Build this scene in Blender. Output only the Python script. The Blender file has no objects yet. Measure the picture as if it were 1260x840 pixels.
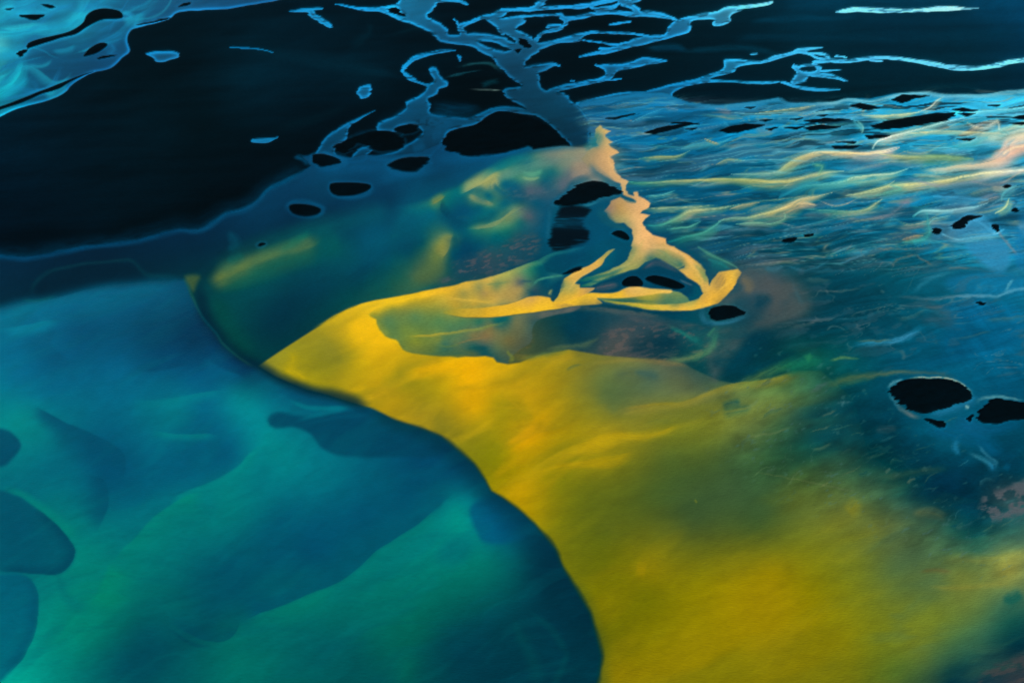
# Aerial view of a braided glacial river delta: black sand, milky blue channels,
# a turquoise lagoon and a plume of yellow silt.
import bpy, math
import numpy as np
from mathutils import Vector, Matrix

# ------------------------------------------------------------------ camera, light
scene = bpy.context.scene
CAM_H = 1000.0
PITCH = math.radians(36.0)
LENS = 35.0
PW, PH = 1260.0, 840.0
FPX = PW * LENS / 36.0
cam_data = bpy.data.cameras.new('camera')
cam_data.lens = LENS; cam_data.sensor_width = 36.0
cam_data.clip_start = 1.0; cam_data.clip_end = 200000.0
cam = bpy.data.objects.new('camera', cam_data)
scene.collection.objects.link(cam)
cam.location = (0, 0, CAM_H)
cam.rotation_euler = (math.pi / 2 - PITCH, 0, 0)
scene.camera = cam

SUN_EL, SUN_AZ = math.radians(46), math.radians(160)      # azimuth from +Y towards +X
world = bpy.data.worlds.new('World'); scene.world = world
world.use_nodes = True
nt = world.node_tree
for n in list(nt.nodes): nt.nodes.remove(n)
sky = nt.nodes.new('ShaderNodeTexSky'); sky.sky_type = 'NISHITA'; sky.sun_disc = False
sky.sun_elevation = SUN_EL; sky.sun_rotation = SUN_AZ
bg = nt.nodes.new('ShaderNodeBackground'); bg.inputs['Strength'].default_value = 0.05
wo = nt.nodes.new('ShaderNodeOutputWorld')
nt.links.new(sky.outputs[0], bg.inputs[0]); nt.links.new(bg.outputs[0], wo.inputs[0])
sd = bpy.data.lights.new('sun', 'SUN'); sd.energy = 3.0; sd.angle = math.radians(0.5); sd.color = (1.0, 0.96, 0.9)
sun = bpy.data.objects.new('sun', sd); scene.collection.objects.link(sun)
dv = Vector((math.sin(SUN_AZ) * math.cos(SUN_EL), math.cos(SUN_AZ) * math.cos(SUN_EL), math.sin(SUN_EL)))
sun.rotation_euler = dv.to_track_quat('Z', 'Y').to_euler()
scene.view_settings.view_transform = 'Standard'
scene.view_settings.look = 'None'
scene.view_settings.exposure = 0.52
scene.view_settings.gamma = 1.0

# PAINT BEGIN
# ------------------------------------------------------------------ delta traced in image pixels
# The delta floor is flat, so every traced shore, silt streak and shoal is kept in one
# grid of image pixels (x, y); unproject() further down turns these points into metres on the ground.
STEP = 1.2
GX0, GX1, GY0, GY1 = -300.0, 1600.0, -70.0, 930.0
gx = np.arange(GX0, GX1 + 0.1, STEP); gy = np.arange(GY0, GY1 + 0.1, STEP)
NX, NY = len(gx), len(gy)
X, Y = np.meshgrid(gx, gy)
X = X.astype(np.float32); Y = Y.astype(np.float32)
rng = np.random.RandomState(7)
TAB = rng.rand(256, 256).astype(np.float32)

def vnoise(x, y):
    xi = np.floor(x).astype(np.int64); yi = np.floor(y).astype(np.int64)
    fx = (x - xi).astype(np.float32); fy = (y - yi).astype(np.float32)
    fx = fx * fx * fx * (fx * (fx * 6 - 15) + 10); fy = fy * fy * fy * (fy * (fy * 6 - 15) + 10)
    a = TAB[yi & 255, xi & 255]; b = TAB[yi & 255, (xi + 1) & 255]
    c = TAB[(yi + 1) & 255, xi & 255]; d = TAB[(yi + 1) & 255, (xi + 1) & 255]
    return (a * (1 - fx) + b * fx) * (1 - fy) + (c * (1 - fx) + d * fx) * fy

def fbm(sx, sy, ang=0.0, octv=4, off=0.0, warp=None, gain=0.5):
    x, y = X, Y
    if warp is not None: x = X + warp[0]; y = Y + warp[1]
    a = math.radians(ang); ca, sa = math.cos(a), math.sin(a)
    u = (x * ca + y * sa) / sx + off * 17.13 + 40; v = (-x * sa + y * ca) / sy + off * 9.71 + 40
    s = 0; amp = 1.0; t = 0
    for k in range(octv):
        s = s + amp * vnoise(u + k * 31.7, v + k * 11.3); t += amp
        u = u * 2.03; v = v * 2.03; amp *= gain
    return s / t

def sst(a, b, x):
    t = np.clip((x - a) / (b - a + 1e-9), 0, 1); return t * t * (3 - 2 * t)

def blur(A, r):
    s = r / STEP; n = max(1, int(3 * s)); k = np.exp(-0.5 * (np.arange(-n, n + 1) / s) ** 2); k /= k.sum()
    P = np.pad(A, ((n, n), (0, 0)), mode='edge'); out = np.zeros_like(A)
    for i, w in enumerate(k): out += w * P[i:i + A.shape[0]]
    P = np.pad(out, ((0, 0), (n, n)), mode='edge'); out2 = np.zeros_like(A)
    for i, w in enumerate(k): out2 += w * P[:, i:i + A.shape[1]]
    return out2.astype(np.float32)

def lin(c):
    c = np.asarray(c, dtype=np.float64) / 255.0
    return np.where(c <= 0.04045, c / 12.92, ((c + 0.055) / 1.055) ** 2.4)

def curve(pts, closed=False, step=3.0):
    P = np.array(pts, dtype=float); n = len(P); out = []
    rngk = range(n if closed else n - 1)
    for i in rngk:
        if closed: p0, p1, p2, p3 = P[(i - 1) % n], P[i], P[(i + 1) % n], P[(i + 2) % n]
        else: p0, p1, p2, p3 = P[max(i - 1, 0)], P[i], P[i + 1], P[min(i + 2, n - 1)]
        m = max(2, int(np.hypot(*(p2 - p1)[:2]) / step))
        for t in np.arange(m) / m:
            out.append(0.5 * (2 * p1 + (p2 - p0) * t + (2 * p0 - 5 * p1 + 4 * p2 - p3) * t * t + (3 * p1 - p0 - 3 * p2 + p3) * t ** 3))
    if not closed: out.append(P[-1])
    return np.array(out)

# small wandering of every traced edge
WS = (6 * (fbm(45, 30, 0, 3, 1) - .5), 5 * (fbm(45, 30, 0, 3, 2) - .5))            # smooth
WH = (9 * (fbm(26, 2.6, -3, 3, 3) - .5) + 5 * (fbm(30, 20, 0, 3, 4) - .5), 2.4 * (fbm(22, 8, 0, 3, 5) - .5))   # feathered sideways
WF = (4 * (fbm(9, 6, 0, 4, 6) - .5), 3 * (fbm(9, 6, 0, 4, 7) - .5))                # ragged
W0 = (np.zeros_like(X), np.zeros_like(X))

def window(x0, x1, y0, y1):
    i0 = max(0, int((x0 - GX0) / STEP)); i1 = min(NX, int((x1 - GX0) / STEP) + 2)
    j0 = max(0, int((y0 - GY0) / STEP)); j1 = min(NY, int((y1 - GY0) / STEP) + 2)
    return slice(j0, max(j1, j0)), slice(i0, max(i1, i0))

def polymask(pts, feather=1.2, warp=W0, smooth=True, grow=0.0):
    """1 inside a closed outline, falling to 0 across `feather`."""
    P = curve(pts, True, 4.0) if smooth else np.array(pts, float)
    m = feather * 1.5 + 14 + grow
    sl = window(P[:, 0].min() - m, P[:, 0].max() + m, P[:, 1].min() - m, P[:, 1].max() + m)
    x = X[sl] + warp[0][sl]; y = Y[sl] + warp[1][sl]
    d2 = np.full(x.shape, 1e9, np.float32); ins = np.zeros(x.shape, bool)
    Q = np.roll(P, -1, 0)
    for (ax, ay), (bx, by) in zip(P[:, :2], Q[:, :2]):
        ex, ey = bx - ax, by - ay; L = ex * ex + ey * ey + 1e-9
        t = np.clip(((x - ax) * ex + (y - ay) * ey) / L, 0, 1)
        dd = (x - ax - t * ex) ** 2 + (y - ay - t * ey) ** 2
        np.minimum(d2, dd, out=d2)
        if ay != by:
            c = ((ay > y) != (by > y)) & (x < (bx - ax) * (y - ay) / (by - ay) + ax)
            ins ^= c
    d = np.sqrt(d2); d = np.where(ins, d, -d) + grow
    M = np.zeros(X.shape, np.float32)
    M[sl] = sst(-feather / 2, feather / 2, d)
    return M

SEED = [0]
def strokemask(pts, hard=0.5, warp=W0, cols=None, fib=0.0, fade=False):
    """pts: (x, y, w) or (x, y, wl, wr) half widths; returns coverage and colour field.
    fib draws the coverage out into filaments along the flow."""
    A = [list(p) + [p[2]] if len(p) == 3 else list(p) for p in pts]
    if cols is not None:
        if not hasattr(cols[0], '__len__'): cols = [cols] * len(A)
        cols = [cols[min(len(cols) - 1, int(round(i * (len(cols) - 1) / max(1, len(A) - 1))))] for i in range(len(A))] if len(cols) != len(A) else cols
        A = [a + list(c) for a, c in zip(A, cols)]
    P = curve(A, False, 3.5)
    P[:, 2:4] = np.maximum(P[:, 2:4], 0.62 if fade else .4)
    seg = np.hypot(np.diff(P[:, 0]), np.diff(P[:, 1])); arc = np.concatenate([[0], np.cumsum(seg)]); tot = arc[-1]
    ext = (2 - hard); mw = P[:, 2:4].max() * ext + 10
    sl = window(P[:, 0].min() - mw, P[:, 0].max() + mw, P[:, 1].min() - mw, P[:, 1].max() + mw)
    x = X[sl] + warp[0][sl]; y = Y[sl] + warp[1][sl]
    dm = np.full(x.shape, 1e6, np.float32); q = np.full(x.shape, 99.0, np.float32); SG = np.zeros(x.shape, np.float32); AR = np.zeros(x.shape, np.float32)
    C = np.zeros(x.shape + (3,), np.float32)
    ox, oy = GX0 + sl[1].start * STEP, GY0 + sl[0].start * STEP
    for k, (a, b) in enumerate(zip(P[:-1], P[1:])):
        m = max(a[2:4].max(), b[2:4].max()) * ext + 10
        i0 = max(0, int((min(a[0], b[0]) - m - ox) / STEP)); i1 = int((max(a[0], b[0]) + m - ox) / STEP) + 2
        j0 = max(0, int((min(a[1], b[1]) - m - oy) / STEP)); j1 = int((max(a[1], b[1]) + m - oy) / STEP) + 2
        if i1 <= i0 or j1 <= j0: continue
        s = (slice(j0, j1), slice(i0, i1)); xx = x[s]; yy = y[s]
        if xx.size == 0: continue
        ex, ey = b[0] - a[0], b[1] - a[1]; L = ex * ex + ey * ey + 1e-9
        t = np.clip(((xx - a[0]) * ex + (yy - a[1]) * ey) / L, 0, 1)
        px = xx - a[0] - t * ex; py = yy - a[1] - t * ey
        d = np.hypot(px, py); sd = (ex * py - ey * px) / math.sqrt(L)          # + is right of travel, y down
        mix = np.clip(sd / 3 + .5, 0, 1)
        w = (a[2] + (b[2] - a[2]) * t) * (1 - mix) + (a[3] + (b[3] - a[3]) * t) * mix
        better = d < dm[s]
        dm[s] = np.where(better, d, dm[s]); q[s] = np.where(better, d / w, q[s])
        if fib or fade:
            SG[s] = np.where(better, np.sign(sd) * d / w, SG[s]); AR[s] = np.where(better, arc[k] + t * seg[k], AR[s])
        if cols is not None:
            cc = a[4:7][None, None] + (b[4:7] - a[4:7])[None, None] * t[..., None]
            Cs = C[s]; Cs[better] = cc[better]; C[s] = Cs
    m = 1 - sst(hard, 2 - hard, q)
    if fib:
        SEED[0] += 1.37
        nz = vnoise(AR / 26 + SEED[0] * 7, SG * 2.2 + 50 + SEED[0]) * .6 + vnoise(AR / 12 + SEED[0] * 3, SG * 4.5 + 90 + SEED[0]) * .4
        m = m * (1 - fib * sst(.62, .25, nz))
    if fade:
        e = min(22.0, tot * .25) + .1
        m = m * sst(-.15 * e, e, AR) * sst(-.15 * e, e, tot - AR)
    M = np.zeros(X.shape, np.float32); M[sl] = m
    return M, (C, sl)

IMG = np.zeros(X.shape + (3,), np.float32)       # colours as sRGB 0..255 while composing
def lay(mask, col, a=1.0):
    m = (mask * a)[..., None]
    IMG[:] = IMG * (1 - m) + np.asarray(col, np.float32) * m
def stroke(pts, cols, a=1.0, hard=0.3, warp=None, fib=.35, clip=None):
    M, (C, sl) = strokemask(pts, hard, WS if warp is None else warp, cols, fib, hard < .2)
    m = (M[sl] * a)[..., None]
    if clip is not None: m = m * clip[sl][..., None]
    IMG[sl] = IMG[sl] * (1 - m) + C * m
    return M
def drift(n, box, ang, wid, length, cols, alpha, mask, seed, wander=30, wp=None, jit=3, clip=None):
    """many short filaments carried along by the current."""
    R = np.random.RandomState(seed)
    for k in range(n):
        x, y = R.uniform(box[0], box[1]), R.uniform(box[2], box[3])
        j, i = int((y - GY0) / STEP), int((x - GX0) / STEP)
        if mask[j, i] < R.rand(): continue
        L = R.uniform(*length); w = R.uniform(*wid); c = cols[R.randint(len(cols))]
        a0 = ang + R.normal() * jit; pts = []; asym = R.choice([.8, 3.2]); ph = R.rand() * 6.28; bend = R.normal() * wander
        for t in np.linspace(0, 1, 7):
            ww = max(.4, w * math.sin(math.pi * min(.97, t * .8 + .12))); pts.append((x, y, ww * .8, ww * asym))
            th = math.radians(a0 + bend * math.sin(ph + t * 4.2))
            x += math.cos(th) * L / 6; y += math.sin(th) * L / 6
        stroke(pts, c, R.uniform(*alpha), 0.0, wp, .5, clip)

def poly(pts, col, a=1.0, feather=3.0, warp=None, smooth=True):
    M = polymask(pts, feather, WS if warp is None else warp, smooth); lay(M, col, a); return M

def field(samples, c=18.0):
    """smooth colour field through hand-read samples (multiquadric)."""
    S = np.array(samples, float); P = S[:, :2] / 100; V = S[:, 2:5]
    c = c / 100
    K = np.sqrt(((P[:, None] - P[None]) ** 2).sum(-1) + c * c)
    n = len(P); A = np.zeros((n + 1, n + 1)); A[:n, :n] = K + np.eye(n) * -0.02; A[:n, n] = 1; A[n, :n] = 1
    w = np.linalg.solve(A, np.vstack([V, np.zeros((1, 3))]))
    q = 5
    xs = gx[::q]; ys = gy[::q]
    xs = np.append(xs, xs[-1] + q * STEP); ys = np.append(ys, ys[-1] + q * STEP)
    xc = np.clip(xs, -60, 1320) / 100; yc = np.clip(ys, -40, 890) / 100
    G = np.zeros((len(ys), len(xs), 3)) + w[n]
    XX, YY = np.meshgrid(xc, yc)
    for i in range(n):
        G += np.sqrt((XX - P[i, 0]) ** 2 + (YY - P[i, 1]) ** 2 + c * c)[..., None] * w[i]
    fi = np.arange(NX) / q; fj = np.arange(NY) / q
    i0 = np.minimum(fi.astype(int), len(xs) - 2); j0 = np.minimum(fj.astype(int), len(ys) - 2)
    a = (fi - i0)[None, :, None]; b = (fj - j0)[:, None, None]
    F = (G[j0][:, i0] * (1 - a) + G[j0][:, i0 + 1] * a) * (1 - b) + (G[j0 + 1][:, i0] * (1 - a) + G[j0 + 1][:, i0 + 1] * a) * b
    return np.clip(F, 0, 255).astype(np.float32)

def local(pts, samples, c=3.0, feather=3.0, a=1.0, warp=None, smooth=True, q=2, mask=None):
    """closed shape filled from its own dense colour readings."""
    warp = W0 if warp is None else warp
    M = polymask(pts, feather, warp, smooth) if mask is None else mask
    P0 = np.array(pts, float)
    sl = window(P0[:, 0].min() - 16, P0[:, 0].max() + 16, P0[:, 1].min() - 16, P0[:, 1].max() + 16)
    S = np.array(samples, float); P = S[:, :2] / 100; V = S[:, 2:5]; c = c / 100; n = len(P)
    K = np.sqrt(((P[:, None] - P[None]) ** 2).sum(-1) + c * c)
    A = np.zeros((n + 1, n + 1)); A[:n, :n] = K - np.eye(n) * .012; A[:n, n] = 1; A[n, :n] = 1
    w = np.linalg.solve(A, np.vstack([V, np.zeros((1, 3))]))
    xx = X[sl] + WF[0][sl] * .5; yy = Y[sl] + WF[1][sl] * .4
    G = np.zeros(xx.shape + (3,), np.float32) + w[n].astype(np.float32)
    for i in range(n):
        G += np.sqrt((xx / 100 - P[i, 0]) ** 2 + (yy / 100 - P[i, 1]) ** 2 + c * c)[..., None].astype(np.float32) * w[i].astype(np.float32)
    G = np.clip(G, V.min(0) - 4, V.max(0) + 6)
    G = np.clip(G, 0, 255); m = (M[sl] * a)[..., None]
    IMG[sl] = IMG[sl] * (1 - m) + G * m
    return M

# ---- black sand plain -------------------------------------------------------------
SAND = field([(30,250,0,18,30),(100,300,0,13,21),(200,170,0,20,29),(300,100,0,28,41),(250,140,0,17,24),(450,90,0,27,40),
 (60,180,0,23,36),(300,230,0,11,17),(380,160,0,17,26),(430,150,0,14,22),(480,60,0,22,33),(220,30,0,18,26),(380,50,0,24,36),(600,150,0,10,15),
 (640,160,0,12,18),(700,50,0,15,22),(760,95,0,18,26),(850,90,0,22,32),(900,115,0,22,33),(950,45,0,32,46),(1050,40,0,38,56),(1100,60,0,36,54),
 (1200,40,0,44,66),(1255,5,6,62,98),(1150,100,0,33,47),(1040,110,0,30,42),(980,20,0,42,62),(1250,95,0,38,58),(800,60,0,20,28),(740,30,0,14,20),(150,100,0,20,29)], 30)  # bluer top right has the sheen of wet sand painted in
IMG[:] = SAND
n = fbm(120, 26, -14, 4, 11, WS) - .5
IMG *= (1 + 0.55 * n * sst(1000, 500, X) + 0.3 * (fbm(160, 9, -2, 4, 12) - .5))[..., None]
for pts, c in [([(430,62,5),(455,40,4),(450,30,2)],(2,34,48)), ([(330,72,3),(400,82,5),(470,92,4),(500,98,2)],(0,34,50)),
               ([(300,62,3),(360,70,6),(440,86,8),(490,92,3)],(0,36,52)), ([(340,160,3),(380,150,5),(430,132,3)],(0,26,36)),
               ([(480,44,2),(520,36,3),(560,40,1)],(0,34,46)), ([(920,30,3),(990,24,3),(1060,22,2)],(0,60,88)),
               ([(900,50,4),(1000,46,4),(1150,48,5),(1260,40,6)],(0,46,68)), ([(1180,4,10),(1260,0,16)],(6,72,112)),
               ([(960,8,6),(1060,2,7),(1200,0,6)],(0,62,92)),([(840,66,3),(900,60,4),(960,66,2)],(0,60,86))]:
    stroke(pts, c, .6, 0)
LAND = np.ones(X.shape, np.float32)               # 1 = sand, 0 = water

# ---- open blue shallows between the sand plain and the delta -----------------------
shore = [(-400,322),(-60,318),(0,316),(39,315),(79,309),(118,302),(157,298),(183,293),(217,282),(243,282),(262,273),(278,263),(298,258),(313,249),(330,234),
         (352,224),(371,212),(381,204),(378,198),(372,193),(384,190),(392,188),(410,190),(430,194),(447,190),(470,192),(490,190),(520,186),(541,176),(560,186),(575,193),(600,192),(630,186),(650,180),(657,184),(690,180),(704,180),(722,182),(728,165),
         (724,148),(713,131),(713,126),(747,120),(783,114),(817,113),(828,120),(849,127),(883,129),(900,128),(930,125),(957,121),(966,125),(974,127),(1023,126),(1043,121),(1071,122),(1100,116),(1137,114),
         (1163,117),(1214,116),(1260,111),(1330,108),(1600,100),(1600,1100),(-400,1100)]
WBIG = polymask(shore, 2.5, (WH[0] * .5, WH[1] * .5), smooth=False)
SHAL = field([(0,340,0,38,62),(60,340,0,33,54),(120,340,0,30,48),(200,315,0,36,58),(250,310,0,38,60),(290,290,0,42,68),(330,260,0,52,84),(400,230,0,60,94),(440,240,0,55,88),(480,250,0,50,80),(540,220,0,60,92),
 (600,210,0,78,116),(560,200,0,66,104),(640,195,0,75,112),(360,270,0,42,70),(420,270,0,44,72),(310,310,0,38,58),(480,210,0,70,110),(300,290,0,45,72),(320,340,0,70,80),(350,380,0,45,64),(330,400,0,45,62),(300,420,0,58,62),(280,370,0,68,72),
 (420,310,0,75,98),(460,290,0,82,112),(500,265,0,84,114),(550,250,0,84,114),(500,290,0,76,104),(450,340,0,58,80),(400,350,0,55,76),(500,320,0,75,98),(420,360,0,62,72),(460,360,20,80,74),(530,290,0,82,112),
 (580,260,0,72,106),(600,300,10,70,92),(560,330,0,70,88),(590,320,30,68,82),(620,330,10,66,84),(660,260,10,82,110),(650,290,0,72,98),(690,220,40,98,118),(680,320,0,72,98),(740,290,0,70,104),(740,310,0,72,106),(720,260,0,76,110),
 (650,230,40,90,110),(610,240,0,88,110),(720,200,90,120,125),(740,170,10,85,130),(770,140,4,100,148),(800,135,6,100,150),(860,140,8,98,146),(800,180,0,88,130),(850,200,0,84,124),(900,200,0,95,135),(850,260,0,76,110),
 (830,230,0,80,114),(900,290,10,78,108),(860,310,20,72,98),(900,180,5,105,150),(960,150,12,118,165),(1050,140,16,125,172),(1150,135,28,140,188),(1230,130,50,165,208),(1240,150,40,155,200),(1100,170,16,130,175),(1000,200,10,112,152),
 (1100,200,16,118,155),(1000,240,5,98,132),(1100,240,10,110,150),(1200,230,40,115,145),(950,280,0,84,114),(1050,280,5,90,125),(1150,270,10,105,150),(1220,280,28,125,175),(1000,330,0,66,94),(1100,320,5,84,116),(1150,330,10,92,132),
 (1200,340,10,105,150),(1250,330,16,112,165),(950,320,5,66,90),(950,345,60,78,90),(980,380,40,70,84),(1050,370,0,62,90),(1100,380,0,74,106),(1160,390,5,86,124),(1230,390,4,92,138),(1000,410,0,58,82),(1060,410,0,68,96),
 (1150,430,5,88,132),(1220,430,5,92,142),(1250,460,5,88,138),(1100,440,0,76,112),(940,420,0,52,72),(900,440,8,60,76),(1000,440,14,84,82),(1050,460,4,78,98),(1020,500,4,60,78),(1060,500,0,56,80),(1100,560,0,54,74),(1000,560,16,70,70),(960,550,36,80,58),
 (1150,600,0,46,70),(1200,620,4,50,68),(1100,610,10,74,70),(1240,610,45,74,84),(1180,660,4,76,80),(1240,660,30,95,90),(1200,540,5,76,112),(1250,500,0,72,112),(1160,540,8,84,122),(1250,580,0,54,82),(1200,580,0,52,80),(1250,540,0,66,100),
 (700,400,8,60,76),(760,420,60,74,74),(820,430,0,50,68),(840,400,0,66,86),(870,420,12,82,90),(640,410,64,80,50),(620,430,70,86,50),(560,405,90,98,50),(520,400,70,105,70)], 14)  # brighter blue on the right includes painted sky reflection
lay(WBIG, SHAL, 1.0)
LAND *= 1 - WBIG

# ---- the channel network over the plain ---------------------------------------------
NET = np.zeros(X.shape, np.float32)
CH = [0.0]
def chan(pts, k=1.0, hard=0.7, warp=WH):
    global NET
    P = curve([(p[0], p[1], p[2] / 2 * k) for p in pts], False, 7.0)
    CH[0] += 1.7
    nz = vnoise(np.arange(len(P)) * .55 + CH[0] * 9, np.full(len(P), CH[0])) * .6 + vnoise(np.arange(len(P)) * 1.3 + CH[0] * 5, np.full(len(P), 3 + CH[0])) * .4
    pts = [(p[0], p[1], max(.55, p[2] * (.6 + .8 * z))) for p, z in zip(P, nz)]
    NET = np.maximum(NET, strokemask(pts, hard, (warp[0] * .6 + WF[0] * .3, warp[1] * .4 + WF[1] * .3))[0])
def cpoly(pts, f=1.6, warp=WH):
    global NET
    NET = np.maximum(NET, polymask(pts, f, (warp[0] * .7 + WF[0] * .4, warp[1] * .6 + WF[1] * .3)))
# north-west river
cpoly([(-260,-90),(-260,230),(-40,162),(0,145),(21,135),(52,126),(78,115),(89,105),(110,92),(136,84),(150,71),(160,63),(156,47),(160,37),(183,31),(207,25),(220,16),(251,13),(283,10.5),(320,4),(345,0),(380,-14),(420,-60),(400,-110)], 1.8, WS)
cpoly([(178,66.8),(194,63.6),(217,64),(222.5,70),(209,74.6),(194,77),(187,71)])
chan([(283,59,1),(300,60,2),(320,62,1.6),(336,66,.8)]); chan([(311,174,4),(325,174,7),(335,172,4),(343,170,1)])
cpoly([(439,109),(454.5,105),(457,115),(449,122.5),(443,120)])
cpoly([(357.6,16),(368,12),(395.6,10.5),(397,13),(386,13.6),(391.6,19.6),(408.6,31.4),(404.7,35),(391.6,27.5),(381,19.6),(378.5,16)])
# heads of the braid
chan([(415,6.5,2),(446,12,5),(467,12.5,5),(491,22,7),(509,27,9),(530,35,14),(546,46,14),(564,51,9),(583,54,9),(596,61.5,10),(620,72,14)])
cpoly([(490,-8),(495,5),(486,9),(492,16),(502,22),(525,31),(538,41),(547,50),(551,39),(543,30),(525,20),(537,8),(541,-4)])
chan([(467,11,3),(488,7,4),(495,2,6)]); chan([(537,1,5),(562,1,5),(577,6.5,2)])
chan([(549,48,9),(575,46,9),(601,47,8),(620,51,8)])
chan([(575,46,8),(567,34,7),(577,29,4),(596,22,5),(612,20,6),(620,17,5)]); chan([(567,34,3),(559,25,2)])
chan([(605,24,9),(613,32,8),(618,42,6)])
chan([(559,63,1.5),(543.5,64,4),(522.6,68.6,4),(509,73,5),(500,81,5),(495,88,5),(507,98,4),(525,105,4),(535,107,5)])
WQ = (WH[0] * .45, WH[1] * .3)
cpoly([(528.6,84),(537,84),(543,96),(551,101),(551,107),(540,110),(538,116),(526,122.5),(531,129),(528,137),(537,141.4),(560,144),(577,145),(589,140),(598,135.5),(608,133.4),(625,134.5),(645,136),(664,139),(660,142),(640,140),(614,137.4),(598,144),(586,153),(566,158),(552,163),(545,177),(536,187),(520,196),(455,198),(462,192),(481,188),(499,179),(516,168),(520,162),(514,156),(498,154.5),(488,158),(488,163.5),(464,161),(465,151.4),(484,144),(500,133),(498,126.4),(514,118.6),(523,111.4),(527,104),(534,99),(529,90)], 2.4, WQ)
cpoly([(462,137),(441,149),(429,158),(426,172),(414,181),(412,188),(418,193),(431,194),(437,187),(446,181),(457,180),(460,184),(452,190),(446,200),(395,200),(386,192),(392,183),(397,173),(416,158),(438,147)], 2.0, WQ)
chan([(538,143,2),(560,149,2),(585,147,2)])
chan([(600,136,4),(620,134,5),(640,136,6),(660,139,6)])
chan([(565,71,4),(567,76,3)])
# trunk
cpoly([(609,76),(619,86),(628,97),(639,106),(620,109),(619,114),(626,123),(642,131),(663,144),(686,162),(702,178),(705,188),(722,183),(728,162),(725,149),(713,131),(705,126),(694,115),(676,113),(666,106),(664,92),(648,88),(646,80),(652,73),(661,65),(668,55),(657,51),(653,45),(634,36),(643,30),(644,24),(622,23),(604,24),(612,35),(625,45),(635,52),(633,60),(620,64),(610,68)])
chan([(600,47,5),(616,52,7),(629,56,9),(640,60,9)]); chan([(600,62,7),(613,69,9),(618,78,12)])
chan([(600,23,6),(616,15,5),(634,12,5),(652,12,6),(679,10,4),(710,9,5),(731,5,6),(757,-1,6),(780,-8,6)])
chan([(618,12,2),(640,13,4)]); chan([(652,12,6),(665,5,6),(673,-4,6),(680,-20,6)])
chan([(616,26,4),(634,22,4),(652,20,3),(673,19.6,3),(689,19,5),(694,23.5,6),(712,22,5),(736,17,5),(757,16,6),(778,18,7),(799,18,8),(815,20,5),(833,25,2)])
chan([(728,9,4),(735,12,5),(745,11,5),(757,8,6),(765,0,6),(768,-12,6)]); chan([(728,9,3),(739,16,4)])
chan([(770,4,9),(781,10,8),(787,17,6)]); chan([(770,4,7),(784,0,8),(796,-8,8)])
chan([(694,23,5),(694,31,7),(684,37,6),(668,41,5),(659,50,6)]); chan([(675,33,4),(688,32,3)])
chan([(655,60,9),(673,55,6),(689,51,5),(710,47,9),(723,41,4),(747,41,2.6),(778,42,2.4),(796,45,3)])
chan([(712,50,2),(741,54,2.4),(762,55,2.4),(788,50,4)]); chan([(738,60,3),(748,62,6)])
chan([(647,88,10),(664,84,10),(679,80,5),(690,83,1.5)])
chan([(676,115,8),(689,109,7),(715,104,5),(741,98,6),(749,92,8),(747,84,6),(733,81,2)]); chan([(749,87,7),(762,84,7),(783,79,9),(796,75,6),(818,76,1.5)]); chan([(745,99,2),(765,98,1)])
chan([(703,100,2),(708,100,1)])
chan([(715,71,2),(726,68,4),(741,64.5,6)])
cpoly([(738,62),(765,55),(780,48),(802,44),(817,43),(823,32.5),(833,25),(850,20),(867,16.7),(883,14),(890,10),(900,8.3),(912,7.6),(935,5),(951,2.6),(948,6.4),(923,10.8),(907,12.5),(914,14.4),(903,16.7),(898,21.7),(900,26.7),(890,31.7),(878,33),(876.5,28),(880,25),(863,24.6),(853,25.8),(849,30),(851,34),(847,41),(833,45),(815,50),(795,55),(765,62),(740,68)], 1.4, W0)
cpoly([(738,80),(773,78),(785,72.5),(797,71),(822,76),(807,79),(790,82),(765,87),(757,91),(752,98),(740,101),(737,98),(745,92),(745,87),(738,84)], 1.4, W0)
cpoly([(708,127),(740,119),(765,114),(790,113),(815,106.7),(840,101),(857,97.5),(873,91.7),(885,87.5),(891,81.7),(890,74.4),(902,73),(923,75),(937,75.6),(950,70),(962,67),(975,64),(982,60),(1013,59),(995,62.5),(987,65),(965,71),(953,75),(937,79),(917,81),(907,84),(904,89),(890,93),(873,97.6),(898,99.6),(923,101),(950,101),(962,101),(950,104),(923,104),(898,102),(873,102.5),(857,104.5),(840,108.5),(828,115),(826,121),(800,124),(760,126),(720,132)], 1.4, W0)
chan([(982,64,3),(995,66.7,3.4),(1007,72,4),(1020,74,5),(1037,76,4.6),(1053,75,5),(1070,72.5,5),(1087,71.7,4),(1103,72.5,4.4),(1130,76.7,4.4),(1150,80,5),(1171,84,5),(1200,85,5),(1226,81,6),(1243,77,6),(1268,75,6),(1330,68,6),(1480,60,6)])
chan([(993,66,2),(1013,66.7,3),(1020,71,5)]); chan([(1028,69.6,2),(1040,71.4,1.4)]); chan([(1070,75,3),(1088,76,1)])
chan([(1020,76,4),(1003,76.7,4),(1000,80,4),(987,81.7,3),(980,84,4),(975,81,2)]); chan([(1001,79,5),(1007,85,6),(1005,90,6),(993,91.7,7),(987,95,13),(977,101,6)]); chan([(975,83,4),(982,90,8),(976,101,7)])
chan([(963,102,3),(983,108,4),(1007,111,4),(1033,111,1.4)]); chan([(1007,88,2.4),(1035,87.5,1)]); chan([(998,93,4),(1020,94,5),(1043,101.7,1)])
chan([(1029,16,1.6),(1049,13,5),(1086,14,5),(1129,14,4),(1157,11.5,5),(1180,11.5,4),(1203,12,1)]); chan([(923,68,1.5),(932,67,2)])
chan([(749,32,1.5),(760,30,3),(776,27,2)])
ISL = []                                          # islets: (outline, name, label, category)
def islet(pts, label, f=1.4, warp='f', grow=.2):
    ISL.append((pts, label, f, warp, grow))
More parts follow.
